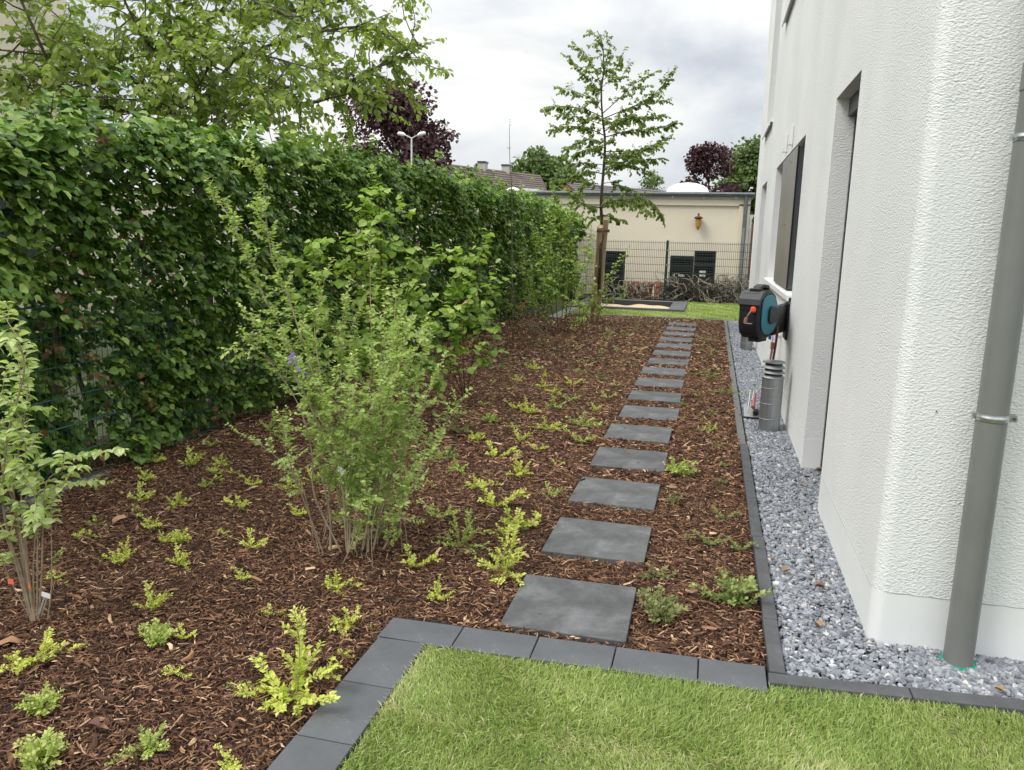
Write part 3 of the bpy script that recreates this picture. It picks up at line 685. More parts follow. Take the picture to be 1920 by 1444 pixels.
# downpipe
PC = (1.037, 3.166)
dp = empty('downpipe', (*PC, 0), 'thick grey rain downpipe standing on green drain ring at house corner', 'downpipe')
b = MB(); b.cyl(PC, .0525, -.05, 2.13, 48); b.cyl(PC, .0555, 2.13, 2.22, 48); b.cyl(PC, .0525, 2.22, HZ, 48); b.build('pipe', M_pipe, dp, smooth=True)
for z in (.985, 1.975):
    b = MB(); b.lathe((PC[0],PC[1],z), [(.0535,-.013),(.0555,-.012),(.056,-.006),(.0585,-.003),(.0585,.003),(.056,.006),(.0555,.012),(.0535,.013)], 48)
    c = b.build('pipe_clamp', M_galv, dp, smooth=True)
    for bx in ((PC[0]+.054, PC[0]+.079, PC[1]-.014, PC[1]-.003, z-.013, z+.013), (PC[0]+.054, PC[0]+.079, PC[1]+.003, PC[1]+.014, z-.013, z+.013), (PC[0]-.066, PC[0]-.054, PC[1]-.004, PC[1]+.008, z-.011, z+.011)):
        b = MB(); b.box(*bx); b.build('lug', M_galv, c)
    b = MB(); b.box(PC[0]-.012, PC[0]+.012, PC[1]+.05, HY+.01, z-.008, z+.008); b.build('wall_pin', M_galv, c)
    b = MB(); b.tube([(PC[0]+.068,PC[1]-.021,z),(PC[0]+.068,PC[1]+.02,z)], .006, 8); b.build('screw', M_darkmetal, c)
b = MB(); b.lathe((PC[0],PC[1],0), [(.060,-.06),(.0635,-.06),(.0645,.001),(.060,.001)], 40); b.build('drain_ring', mat('green_ring', (.0,.32,.17), .5), dp, smooth=True)

# vent pipes
def vent(c, h, label):
    e_ = empty('vent_pipe', (*c, 0), label, 'vent pipe', 'round metal ventilation pipes in the gravel strip'); R = .089
    b = MB(); prof = [(R,-.03)]
    for z in (.1,.235,.37): prof += [(R,z-.004),(R+.002,z-.002),(R+.002,z+.002),(R,z+.004)]
    prof += [(R, h-.145)]; b.lathe((*c,0), prof, 48); b.build('pipe', M_steel, e_, smooth=True)
    b = MB(); b.cyl(c, R*.8, h-.15, h-.01, 24); b.build('core', M_dark, e_, smooth=True)
    for k in range(3):
        z = h-.14+.042*k; b = MB(); b.lathe((*c,0), [(R*.82,z+.016),(R+.006,z-.004),(R+.006,z+.002),(R*.82,z+.024)], 48); b.build('louvre', M_steel, e_, smooth=True)
    b = MB(); b.lathe((*c,0), [(R+.006,h-.012),(R+.006,h-.004),(R*.93,h),(.01,h+.004)], 48); b.build('cap', M_steel, e_, smooth=True)
vent((.568,6.97), .60, 'grey metal vent pipe with louvred cap below the hose reel, nearer one')
vent((.574,12.22), .60, 'grey metal vent pipe half hidden behind the hose reel, farther one')

# hose reel on a swivel bracket
reel = empty('hose_reel', (.725, 7.72, .95), 'black and teal wall hose reel hanging under the white window sill', 'hose reel')
th = math.radians(-27)
TR = Matrix.Translation((.335, 7.02, .975)) @ Matrix.Rotation(th, 4, 'Z')     # local x = width, y = depth, z up
def prof2(sc=1.0, yo=0):
    # side outline (y depth, z) of the casing
    P = [(0,.135),(.04,.19),(.12,.215),(.24,.215),(.34,.17),(.40,.08),(.42,-.02),(.39,-.12),(.31,-.19),(.20,-.215),(.10,-.205),(.03,-.16),(.005,-.08)]
    c = (.21, 0); return [(c[0] + (p[0]-c[0])*sc + yo, p[1]*sc) for p in P]
b = MB(); b.tr = TR; b.prism(prof2(), 0, -.105, .085); body = b.build('casing', M_plastic, reel, smooth=True, bevel=.024, angle=60)
b = MB(); b.tr = TR; b.prism([(.0,.085),(-.012,.09),(-.004,.14),(.05,.20),(.1,.21),(.1,.17),(.03,.13)], 0, -.11, .09); b.build('hood', mat('grey_black_plastic', (.035,.037,.04), .5), reel, bevel=.004)
b = MB(); b.tr = TR; b.prism([(.10,.205),(.13,.245),(.2,.262),(.3,.25),(.33,.2),(.3,.2),(.28,.225),(.2,.238),(.15,.225),(.13,.2)], 0, -.04, .03); b.box(-.05,.04,.07,.15,.2,.228); b.build('handle', M_plastic, reel, bevel=.004)
b = MB(); b.tr = TR; b.box(-.085, .07, -.004, .004, .04, .088); b.build('outlet_slot', mat('slot_black', (.003,.003,.003), .9), reel)
b = MB(); b.tr = TR; b.prism(prof2(.80), 0, .085, .1); disc = b.build('side_disc', M_teal, reel, smooth=True, bevel=.006, angle=50)
b = MB(); b.tr = TR; b.prism([(.16,.05),(.20,.075),(.27,.07),(.36,.05),(.36,-.05),(.27,-.075),(.2,-.08),(.16,-.05)], 0, .1005, .118); b.build('hub_cap', M_plastic, disc, bevel=.005)
b = MB(); b.tr = TR
b.lathe((.04,-.02,.055), [(.006,-.026),(.02,-.02),(.0265,0),(.02,.02),(.006,.026)], 20); b.build('hose_stop', M_orange, reel, smooth=True)
b = MB(); b.tr = TR; b.tube([(.04,-.04,.05),(.03,-.06,.03),(.015,-.065,.005),(.005,-.065,-.02)], [.007,.007,.006,.006], 10)
b.tube([(.005,-.065,-.015),(0,-.065,-.03),(-.004,-.065,-.06)], [.013,.015,.014], 12); b.build('connector', M_pink, reel, smooth=True)
b = MB(); b.tr = TR; b.box(-.04,.03,-.002,.006,-.072,-.066); b.build('emblem_strip', mat('silver_print', (.4,.4,.4), .4), reel)
b = MB(); b.box(HX-.022, HX-.004, 7.70, 7.98, .70, 1.035); b.prism([(.52,7.36),(.56,7.30),(HX-.02,7.72),(HX-.02,7.95)], 2, .78, 1.03); b.build('wall_bracket', M_plastic, reel, bevel=.003)
b = MB(); b.tr = TR; b.box(-.04,.06,.1,.26,-.235,-.2); b.build('foot', M_plastic, reel, bevel=.004)

# tap and the connecting hose
tap = empty('garden_tap', (.70, 8.2, .72), 'white outdoor tap with blue handle under the hose reel', 'tap')
b = MB(); b.cyl((.655,8.3), .018, .60, .70, 16); b.tube([(.655,8.3,.66),(HX,8.3,.66)], .015, 12); b.build('tap_body', M_white, tap, smooth=True)
b = MB(); b.box(.60,.625,8.26,8.33,.63,.70); b.box(.64,.70,8.25,8.32,.705,.725); b.build('tap_handle', M_blue, tap, bevel=.004)
b = MB(); b.tube(bez([(.645,8.3,.60),(.64,8.28,.5),(.62,8.2,.34),(.60,7.9,.12),(.59,7.6,.01)], 14), .011, 10); b.tube([(.645,8.3,.60),(.643,8.29,.53)], .018, 12)
tag(b.build('garden_hose', M_hose, smooth=True), 'reddish hose hanging from the tap down behind the vent pipe', 'hose')
b = MB(); b.tube(bez([(.60,7.36,.86),(.605,7.4,.75),(.60,7.5,.55),(.585,7.55,.3),(.575,7.5,.02)], 14), .011, 10)
tag(b.build('garden_hose', M_hose, smooth=True), 'dark red hose running down from the hose reel\'s teal disc', 'hose')

# sprinkler tool on the gravel
sp_ = empty('lawn_sprinkler', (.45, 7.45, 0), 'silver lawn sprinkler with black wheel leaning beside the near vent pipe', 'sprinkler')
b = MB(); b.prism([(7.36,.0),(7.36,.018),(7.62,.05),(7.72,.05),(7.72,.0)], 0, .375, .50); b.build('base_sled', M_galv, sp_, bevel=.003)
b = MB(); b.box(.370,.505,7.335,7.365,-.005,.014); b.build('rubber_lip', M_plastic, sp_)
b = MB(); b.tube([(.455,7.40,.055),(.50,7.40,.055)], .030, 24); b.build('wheel', M_plastic, sp_, smooth=True)
b = MB(); b.tube([(.448,7.4,.055),(.453,7.4,.055)], .010, 12); b.build('hub', M_galv, sp_)
b = MB(); b.tube([(.455,7.45,.085),(.46,7.55,.12),(.475,7.62,.19)], [.020,.016,.012], 12); b.build('joint', M_pink, sp_, smooth=True)
b = MB()
for dx in (0,.03,.055): b.tube([(.415+dx,7.5,.05),(.435+dx,7.72,.19)], .008, 8)
b.build('arm', M_galv, sp_, smooth=True)

# ------------------------------------------------------------------ hedge
def HT(y): return np.interp(y, [1.5,3.4,3.9,4.65,5.8,7.7,9.5,12.7,16.7,20.5,23], [2.04,2.09,2.12,2.22,2.28,2.34,2.40,2.40,2.33,2.2,2.15])
hedge = empty('hedge', (-4.2, 12.5, 0), 'tall clipped green hornbeam hedge behind the green wire fence on the left', 'hedge')
hl = Leaves(); hd = Leaves()
def hedge_sheet(n, yr, seed, size, kind):
    r = np.random.default_rng(seed)
    y = r.uniform(*yr, n)
    H = HT(y) + .05*np.sin(y*3.1+1) + .035*np.sin(y*7.7) + .03*np.sin(y*13.3+2) - .09*np.clip((4.6-y)/1.5,0,1)*(1+np.sin(y*9))
    if kind == 'front':
        z = r.uniform(.03, 1, n)**.95*(H-.02); x = -3.83 + .08*np.sin(y*2.1+z*1.7) + .06*np.sin(y*5.7-z*4.9+1) + .05*np.sin(z*9+y*3) - r.exponential(.08, n)
        x += .10*np.clip((z-1.3)/.8, 0, 1)
        x -= .30*((y < 4.35) & (z < 1.12+.12*np.sin(y*9)) & (z > .0))
        T = np.stack([np.full(n, .75), r.normal(0, .5, n), r.normal(.15, .45, n)], 1)
    elif kind == 'top':
        x = r.uniform(-4.45, -3.72, n); z = H - .06 + .05*np.sin(y*3.3+x*4) + .04*np.sin(y*8.1) - r.exponential(.05, n)
        T = np.stack([r.normal(.15,.5,n), r.normal(0,.5,n), np.full(n,.7)], 1)
    elif kind == 'shoots':
        x = r.uniform(-4.3, -3.7, n); z = H - .05 + r.exponential(.05, n); T = np.stack([r.normal(.1,.3,n), r.normal(0,.3,n), np.full(n,1.)], 1)
    else:
        x = r.uniform(-4.5, -3.95, n); z = r.uniform(.03, 1, n)*(H-.05); T = r.normal(0, 1, (n,3))
    keep = r.random(n)
    hole = (np.sin(y*4.3+z*2.2+.5)*np.sin(z*6.1-y*1.9) > .72) & (y < 7) & (z > 1.1)
    m = ~(hole & (keep > .25))
    if kind == 'back': m &= keep > .0
    x, y, z, T = x[m], y[m], z[m], T[m]; n = len(x)
    T /= np.linalg.norm(T, axis=1, keepdims=True)
    B = np.stack([x,y,z],1); k = 7; tl = r.uniform(.08,.2,n)
    up = np.array([.35,0,1.]) + r.normal(0,.3,(n,3)); S = np.cross(T, up); S /= np.linalg.norm(S, axis=1, keepdims=True)
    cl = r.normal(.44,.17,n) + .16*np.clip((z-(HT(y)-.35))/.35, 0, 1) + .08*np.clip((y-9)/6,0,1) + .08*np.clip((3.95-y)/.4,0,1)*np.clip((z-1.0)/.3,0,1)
    for j in range(k):
        t = (j+.5)/k; sg = 1 if j % 2 else -1
        P = B + T*(tl*t)[:,None] + np.array([0,0,-.04])*t*t
        D = T*.5 + S*sg*.85 + np.array([.12,0,-.38]) + r.normal(0,.22,(n,3))
        Nn = np.array([.55,0,.95]) + r.normal(0,.35,(n,3))
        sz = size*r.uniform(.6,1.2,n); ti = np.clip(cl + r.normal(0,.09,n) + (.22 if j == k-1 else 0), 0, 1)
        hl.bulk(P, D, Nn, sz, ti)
    return
hedge_sheet(2900, (2.2,5.2), 31, .060, 'front'); hedge_sheet(3800, (5.2,9), 32, .057, 'front'); hedge_sheet(5200, (9,15.5), 33, .060, 'front'); hedge_sheet(3300, (15.5,22.8), 34, .07, 'front')
hedge_sheet(700, (2.2,7), 35, .066, 'top'); hedge_sheet(1600, (7,22.8), 36, .066, 'top')
hedge_sheet(700, (2.2,22.8), 39, .07, 'shoots'); hedge_sheet(160, (2.4,5.5), 40, .07, 'shoots'); hedge_sheet(800, (2.2,6.5), 37, .06, 'back'); hedge_sheet(2600, (6.5,22.8), 38, .065, 'back')
# end of the hedge at the far side
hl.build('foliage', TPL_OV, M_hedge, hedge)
# dead leaf clusters caught in the hedge
for (px, py) in [(180,245),(195,265),(215,300),(232,320),(140,402),(228,415),(240,418),(330,355),(365,365),(300,430),(285,440),(262,445),(160,600),(100,650),(200,712),(170,665),(270,700),(283,765),(275,745),(120,560)]:
    d = FW + RT*(px-960)/FPX - UP*(py-722)/FPX; c = CAM + d*((-3.80)/d[0])
    for _ in range(9):
        hd.add(c + rv(.028), np.array([.3,0,-1]) + rv(.6), rv(1), rng.uniform(.025,.045), rng.random())
for _ in range(900):
    hd.add(np.array([-3.95+rng.normal(0,.1), rng.uniform(3,20), rng.uniform(.05,2)]), np.array([.2,0,-1])+rv(.5), np.array([1,0,.2])+rv(.5), rng.uniform(.04,.06), rng.random()*.6)
hd.build('dead_leaves', TPL_OV, M_deadleaf, hedge)
b = MB()
yy = 2.3
while yy < 22.6:
    x = -4.15 + rng.normal(0,.04); p = [np.array([x,yy,-.05])]
    for k in range(6): p.append(p[-1] + np.array([rng.normal(0,.05), rng.normal(0,.06), .38]))
    b.tube(p, list(np.linspace(.022,.006,7)), 5)
    for _ in range(10 if yy < 9 else 4):
        i = rng.integers(0,6); q0 = p[i] + (p[i+1]-p[i])*rng.random(); d = unit(np.array([rng.normal(.5,.5), rng.normal(0,.8), rng.uniform(.1,.9)]))
        b.tube([q0, q0+d*.18+rv(.01), q0+d*.36+rv(.02)], [.005,.004,.002], 4, cap=False)
    yy += rng.uniform(.28,.45)
b.build('branches', M_bark, hedge)

# green double rod fence in front of the hedge
def mesh_fence(name, A, B, z0, rails, ztop, step, rw, vw, m, label, post_pos, post_h, group=None, double=True, far=False):
    A = np.array(A, float); B = np.array(B, float); D = B-A; Ln = np.linalg.norm(D); u = D/Ln; nrm = np.array([-u[1],u[0]])
    e_ = empty(name, (*A, 0), label, 'fence', group)
    b = MB()
    def bar(p0, p1, w_): b.tube([p0, p1], w_/2, 4, cap=False)
    for z in rails:
        for s_ in ((-1,1) if double else (0,)):
            o_ = nrm*(vw/2+rw/2)*s_; bar((A[0]+o_[0],A[1]+o_[1],z),(B[0]+o_[0],B[1]+o_[1],z), rw)
    t = step/2
    while t < Ln:
        p = A+u*t; bar((p[0],p[1],z0),(p[0],p[1],ztop), vw); t += step
    b.build('mesh_panel', m, e_)
    for t in post_pos:
        p = A+u*t+nrm*(0 if far else .13); c = MB(); c.box(p[0]-.03,p[0]+.03,p[1]-.022,p[1]+.022,-.1,post_h); po = c.build('post', m, e_, bevel=.003)
        c = MB(); c.box(p[0]-.033,p[0]+.033,p[1]-.025,p[1]+.025,post_h,post_h+.02); c.build('post_cap', m, po)
        for z in (rails[1::2] if far else ()):
            c = MB(); c.box(p[0]-.014,p[0]+.014,p[1]-.034,p[1]-.023,z-.014,z+.014); c.build('clip', M_galv, po)
    return e_
rails = [.0,.18,.363,.55,.745,.932,1.12]
mesh_fence('wire_fence', (-3.86,1.6), (-3.86,21.0), -.02, rails, 1.14, .0475, .0065, .0055, M_green, 'dark green double rod fence running along the foot of the hedge', [.6,3.55,6.0,8.45,10.9,13.35,15.8,18.2], 1.17)
for i in range(3):
    y = 2.3 + i*.98
    paver([(-3.90,y),(-3.80,y),(-3.80,y+.96),(-3.90,y+.96)], -.15, -.005 if i < 2 else -.03, ['grey concrete edging stone under the fence at the left picture edge', 'lichened grey concrete edging stone under the fence below the pale shrub', 'sunken grey concrete edging stone under the fence under the hedge'][i], 'edging stones under the hedge fence', M_kerb_l, 'edging_stone', .006, 'edging stone')

# rear fence
mesh_fence('wire_fence', (-3.7,21.06), (3.0,21.06), -.05, [0,.19,.38,.57,.76,.95,1.14,1.33,1.52], 1.56, .0475, .009, .0075, M_greenfar, 'green wire mesh fence in front of the cream garage wall', [.05,2.53,5.0], 1.56, far=True)

# ------------------------------------------------------------------ sandpit
sp2 = empty('sandpit', (-1.85, 19.2, 0), 'sandpit edged with flat grey slabs on the far lawn', 'sandpit')
b = MB(); b.box(-.90,-.55,17.95,20.45,-.05,.06); b.build('edging_slab', M_paver, sp2, bevel=.004)
b = MB(); b.box(-3.14,-2.78,17.95,20.45,-.05,.06); b.build('edging_slab', M_paver, sp2, bevel=.004)
b = MB(); b.box(-2.775,-.905,17.95,18.12,-.05,.058); b.build('edging_slab', M_paver, sp2, bevel=.004)
b = MB(); b.box(-2.775,-.905,20.15,20.45,-.05,.06); b.build('edging_slab', M_paver, sp2, bevel=.004)
b = MB(); b.box(-2.775,-.905,20.13,20.147,-.3,.055); b.build('inner_board', mat('dark_board', (.03,.032,.036), .7), sp2)
V = []; sheet_x = np.linspace(-2.775,-.905,30); sheet_y = np.linspace(18.12,20.13,24); X, Y = np.meshgrid(sheet_x, sheet_y)
Z = -.05 + .02*np.sin(X*5)*np.sin(Y*4) + .012*np.sin(X*11+2); i = np.arange(X.size).reshape(X.shape)
fast('sand', np.stack([X,Y,Z],-1).reshape(-1,3), np.stack([i[:-1,:-1],i[:-1,1:],i[1:,1:],i[1:,:-1]],-1).reshape(-1,4), M_sand, sp2, smooth=True)

# ------------------------------------------------------------------ garage and its surroundings
GY = 23.0
g = empty('garage', (-2, GY, 0), 'long cream rendered garage with zinc gutter and a white skylight dome', 'garage')
b = MB(); b.box(-9.5,.90,GY+.06,GY+6,-.2,2.80); b.build('wall', M_cream, g)
b = MB(); b.box(.60,.899,GY,GY+.059,-.2,2.6); b.box(-9.4,.899,GY,GY+.059,2.56,2.72); b.build('pilaster', M_cream, g)
b = MB(); b.box(-9.45,.905,GY-.02,GY+.058,2.722,2.80); b.build('fascia', M_creamband, g)
b = MB(); b.box(-9.6,1.0,GY-.02,GY+6.1,2.802,2.90); b.build('roof', M_zinc, g)
b = MB()
pr = [(GY-.02,2.90),(GY-.04,2.91),(GY-.15,2.915),(GY-.165,2.87),(GY-.13,2.82),(GY-.06,2.805),(GY-.021,2.81)]
b.prism(pr, 0, -9.6, .98); gut = b.build('gutter', M_zinc, g)
for k in range(12):
    x = .5 - k*.86; c = MB(); c.box(x-.012,x+.012,GY-.1,GY-.018,2.745,2.80); c.build('bracket', M_label, gut)
b = MB(); b.tube([(.775,GY-.09,2.82),(.775,GY-.06,2.72),(.775,GY-.06,-.1)], .055, 16); b.build('downpipe', M_zinc, g, smooth=True)
b = MB(); prof = [(.66,0),(.66,.06),(.62,.075)] + [(.6*math.cos(a), .08+.26*math.sin(a)) for a in np.linspace(.05,1.55,12)]
b.lathe((-.85,GY+.95,2.9), prof, 40); b.build('skylight', M_dome, g, smooth=True)
lt = empty('wall_lantern', (-.47, GY+.0, 2.1), 'small amber wall lantern with dark cap on the cream garage wall', 'lantern')
b = MB(); b.lathe((-.47,GY-.09,2.02), [(.02,-.14),(.035,-.12),(.02,-.10),(.06,-.07),(.075,0),(.085,.16)], 14); b.build('glass', M_lantern, lt, smooth=True)
b = MB(); b.lathe((-.47,GY-.09,2.18), [(.05,-.01),(.12,.03),(.125,.045),(.05,.085),(.02,.09),(.03,.14),(.01,.17)], 14); b.build('cap', M_rust, lt, smooth=True)
b = MB(); b.tube([(-.47,GY-.09,2.2),(-.47,GY+.06,2.2)], .02, 8); b.build('arm', M_rust, lt)

def crate(x0, x1, z0, z1, label, group, labels=()):
    y0, y1 = 21.75, 22.15; e_ = empty('plastic_crate', ((x0+x1)/2, y0, z0), label, 'crate', group)
    b = MB(); t = .03
    b.box(x0,x1,y0,y0+.0295,z1-.06,z1); b.box(x0,x1,y0,y0+.0295,z0,z0+.04)
    b.box(x0,x0+.05,y0,y0+.0295,z0+.041,z1-.061); b.box(x1-.05,x1,y0,y0+.0295,z0+.041,z1-.061)
    n = 8
    for k in range(1,n):
        x = x0 + (x1-x0)*k/n; b.box(x-.007,x+.007,y0+.004,y0+.0285,z0+.041,z1-.061)
    for zz in (.3,.5,.7): b.box(x0,x1,y0,y0+.0295,z0+(z1-z0)*zz-.012,z0+(z1-z0)*zz+.012)
    b.build('shell', M_crate, e_, bevel=.006)
    b = MB(); b.box(x0+.004,x1-.004,y0+.03,y1,z0,z1-.002); b.build('shade_block', M_crate_shade, e_)  # solid dark block added as painted shade behind the crate's openings
    for (a,c) in labels:
        q = MB(); q.box(a, a+.16, y0-.006, y0-.0005, c, c+.055); q.build('label', M_label, e_)
    return e_
gname = 'black plastic crates stacked behind the rear fence'
zs_ = [0.0,.30,.60,.90]
for k, (z0, z1) in enumerate([(0.,.30),(.31,.59),(.60,.87),(.88,1.18)]):
    crate(-1.12,-.50,z0,z1, 'black plastic crate in the left stack by the fence post, %s from the bottom' % ordn[k], gname, [(-.88,z0+.03)] if k == 2 else [])
for k, (z0, z1) in enumerate([(0.,.30),(.31,.59),(.60,.97),(.98,1.33)]):
    crate(-.49,.07,z0,z1, 'black plastic crate in the taller stack behind the tangled branches, %s from the bottom' % ordn[k], gname, [(-.33,z0+.05),(-.33,z0+.15)] if k == 2 else [])
for k, (z0, z1) in enumerate([(0.,.30),(.31,.59),(.60,.90),(.91,1.26)]):
    crate(-2.88,-2.36,z0,z1, 'black plastic crate in the stack behind the wooden tree stake, %s from the bottom' % ordn[k], gname, [(-2.72,z0+.05)] if k == 2 else [])
# terracotta planters
for k, x in enumerate((-2.15,-1.72,-1.34)):
    b = MB(); b.tr = Matrix.Translation((x,21.85,0)) @ Matrix.Rotation([.05,-.12,.1][k],4,'Y')
    b.lathe((0,0,0), [(.15,0),(.21,.34),(.235,.34),(.235,.44),(.2,.44),(.19,.37)], 20)
    o = b.build('terracotta_pot', M_terracotta, smooth=True); tag(o, ['leftmost orange terracotta pot behind the rear fence', 'middle orange terracotta pot behind the rear fence', 'orange terracotta pot nearest the green fence post'][k], 'flower pot', 'terracotta pots behind the rear fence')

# brushwood piles
def brush(xr, yr, zmax, n, nd, label):
    e_ = empty('brushwood_pile', ((xr[0]+xr[1])/2, yr[0], 0), label, 'brushwood')
    for m_, cnt, rr, nm in ((M_deadwood, n, .021, 'pale_branches'), (M_deadwood_d, nd, .007, 'dark_twigs')):
        b = MB()
        for _ in range(cnt):
            p = np.array([rng.uniform(*xr), rng.uniform(*yr), rng.uniform(0, zmax*.7)**1.0]); d = unit(np.array([rng.normal(0,1), rng.normal(0,.3), rng.normal(.4,.7)])); pts = [p]
            for k in range(rng.integers(4,9)):
                d = unit(d + rv(.45)); q = pts[-1] + d*rng.uniform(.06,.14); q[2] = min(max(q[2], .01), zmax*1.15); q[1] = min(max(q[1], yr[0]), yr[1]); pts.append(q)
            b.tube(pts, list(np.linspace(rr*rng.uniform(.6,1.2), rr*.3, len(pts))), 5, cap=False)
            if rng.random() < .6:
                j = rng.integers(1, len(pts)-1); q0 = pts[j]; d = unit(rv(1)+np.array([0,0,.5])); b.tube([q0, q0+d*.1, q0+d*.1+unit(d+rv(.5))*.12], [rr*.5,rr*.35,rr*.15], 4, cap=False)
        b.build(nm, m_, e_)
brush((-1.2,.95), (21.18,21.6), .62, 120, 520, 'tangled pile of pale crooked branches in front of the black crates')
brush((-2.9,-1.6), (21.18,21.6), .42, 44, 60, 'low tangle of pale crooked branches in front of the terracotta pots')

# perforated uprights beside the garage corner
b = MB()
for z in np.arange(0,1.95,.05): b.box(.70,.735,21.5,21.53,z,z+.028); b.box(.855,.89,21.5,21.53,z,z+.028)
b.box(.698,.70,21.5,21.53,0,1.95); b.box(.735,.74,21.5,21.53,0,1.95); b.box(.853,.855,21.5,21.53,0,1.95); b.box(.89,.893,21.5,21.53,0,1.95)
for z in (.6,1.15,1.5): b.box(.741,.852,21.505,21.52,z,z+.03)
tag(b.build('metal_rack', M_galv), 'perforated grey metal shelf uprights leaning by the garage corner', 'metal rack')
b = MB(); b.box(.98,1.6,24.5,24.9,-.1,2.1); tag(b.build('brick_pier', M_brick), 'orange brick pier right of the garage glimpsed past the house', 'brick pier')
b = MB(); b.box(.92,2.5,24.0,24.05,2.3,2.36); b.box(.95,1.01,24.0,24.05,-.1,2.3); tag(b.build('white_rail', M_white), 'thin white rail between garage and house', 'rail')

# ------------------------------------------------------------------ street and far things
def far_tree(name, c, h, wd, m, bm, nleaf, size, label, cat='tree', shape='round', trunk_h=.3, group=None, seed=0, tpl=TPL_OV, flat=1.0):
    r = np.random.default_rng(seed); e_ = empty(name, (c[0],c[1],0), label, cat, group)
    b = MB(); th_ = h*trunk_h; b.tube([(c[0],c[1],-.1),(c[0],c[1],th_),(c[0],c[1],h*.8)], [wd*.035,wd*.03,wd*.008], 8)
    cen = np.array([c[0],c[1],0.]); lobes = []
    nl = 46
    for k in range(nl):
        f = r.random(); z = th_ + (h-th_)*(f**.85)*.97
        f2 = (z-th_)/(h-th_)
        if shape == 'round': rad = wd/2*math.sqrt(max(0, 1-(2*f2-.85)**2/1.35))
        elif shape == 'cone': rad = wd/2*(1-f2)**.75 + .05*wd
        else: rad = wd/2*(1-abs(f2-.45)*1.1)
        a = r.uniform(0, 2*math.pi); q = rad*math.sqrt(r.random())*.92
        p = np.array([c[0]+q*math.cos(a), c[1]+q*math.sin(a), z]); lobes.append((p, wd*r.uniform(.12,.21)))
        if k % 2 == 0: b.tube([(c[0],c[1],max(th_*.8, z-wd*.3)), tuple((p+np.array([c[0],c[1],z-.2*wd]))/2), tuple(p)], [wd*.012,wd*.008,wd*.003], 4, cap=False)
    b.build('trunk', bm, e_)
    lv = Leaves(); per = nleaf//nl
    for p, R in lobes:
        d = r.normal(0,1,(per,3)); d /= np.linalg.norm(d,axis=1,keepdims=True); rr = R*r.random(per)**.45
        P = p + d*rr[:,None]*np.array([1.25,1.25,.75*flat]); tl = .45 + r.normal(0,.1)
        lv.bulk(P, d + r.normal(0,.6,(per,3)), np.array([0,-.2,1.]) + r.normal(0,.6,(per,3)), size*r.uniform(.6,1.3,per), np.clip(tl + r.normal(0,.14,per), 0, 1))
    lv.build('crown', tpl, m, e_)
    return e_
def at(px, dist_y): p = py_(px, 446, dist_y); return (p[0], p[1])
far_tree('copper_beech', at(742,60), 12.4, 9.6, M_purple, M_bark, 17000, .30, 'big round copper beech with dark purple leaves behind the street lamp', seed=3, trunk_h=.1)
far_tree('copper_beech', at(1322,62), 8.6, 4.0, M_purple, M_bark, 7000, .20, 'small purple leaved tree behind the garage next to the skylight', seed=4, trunk_h=.2)
far_tree('deciduous_tree', at(1012,95), 11.6, 8.6, M_fargreen, M_bark, 9000, .42, 'green round tree rising right of the brown roof', seed=5, trunk_h=.15)
far_tree('deciduous_tree', at(1062,90), 8.9, 5.4, M_fargreen, M_bark, 5000, .40, 'lower green tree beside the round one, behind the thin young tree', seed=6, trunk_h=.15)
far_tree('deciduous_tree', at(1412,70), 9.3, 6.6, M_fargreen, M_bark, 9000, .32, 'light green chestnut tree between purple tree and white house', seed=7, trunk_h=.15)
far_tree('birch_tree', at(1220,85), 8.2, 2.8, M_fargreen, M_barklight, 2600, .2, 'narrow drooping birch behind the garage roof', seed=8, trunk_h=.35, flat=2.0)
far_tree('deciduous_tree', at(1262,110), 8.6, 4.0, M_fargreen, M_bark, 2500, .35, 'tiny pale green tree top just left of the skylight dome', seed=9, trunk_h=.2)
far_tree('deciduous_tree', (3.2,27.5), 3.1, 3.8, M_fargreen, M_bark, 6000, .13, 'dark green bush between the garage corner and the house', 'bush', seed=10, trunk_h=.05)
far_tree('beech_bush', at(600,12.2), 3.35, 1.7, M_bright, M_bark, 2600, .075, 'yellowish green bush peeking over the hedge left of the purple tree', 'bush', seed=12, trunk_h=.3)

# street lamp
lp = at(772,50); la = empty('street_lamp', (lp[0],lp[1],0), 'twin headed white street lamp above the hedge in front of the purple tree', 'street lamp')
b = MB(); b.tube([(lp[0],lp[1],0),(lp[0],lp[1],7.8)], [.09,.05], 10); b.build('pole', M_label, la, smooth=True)
for s_ in (-1,1):
    b = MB(); b.tube([(lp[0],lp[1],7.75),(lp[0]+s_*.45,lp[1],7.95)], .03, 8); ar = b.build('arm', M_label, la)
    b = MB(); b.tube([(lp[0]+s_*.42,lp[1],7.94),(lp[0]+s_*.6,lp[1],8.0),(lp[0]+s_*.9,lp[1],8.06),(lp[0]+s_*.98,lp[1],8.07)], [.05,.13,.12,.04], 12); b.build('lamp_head', M_white, ar, smooth=True)

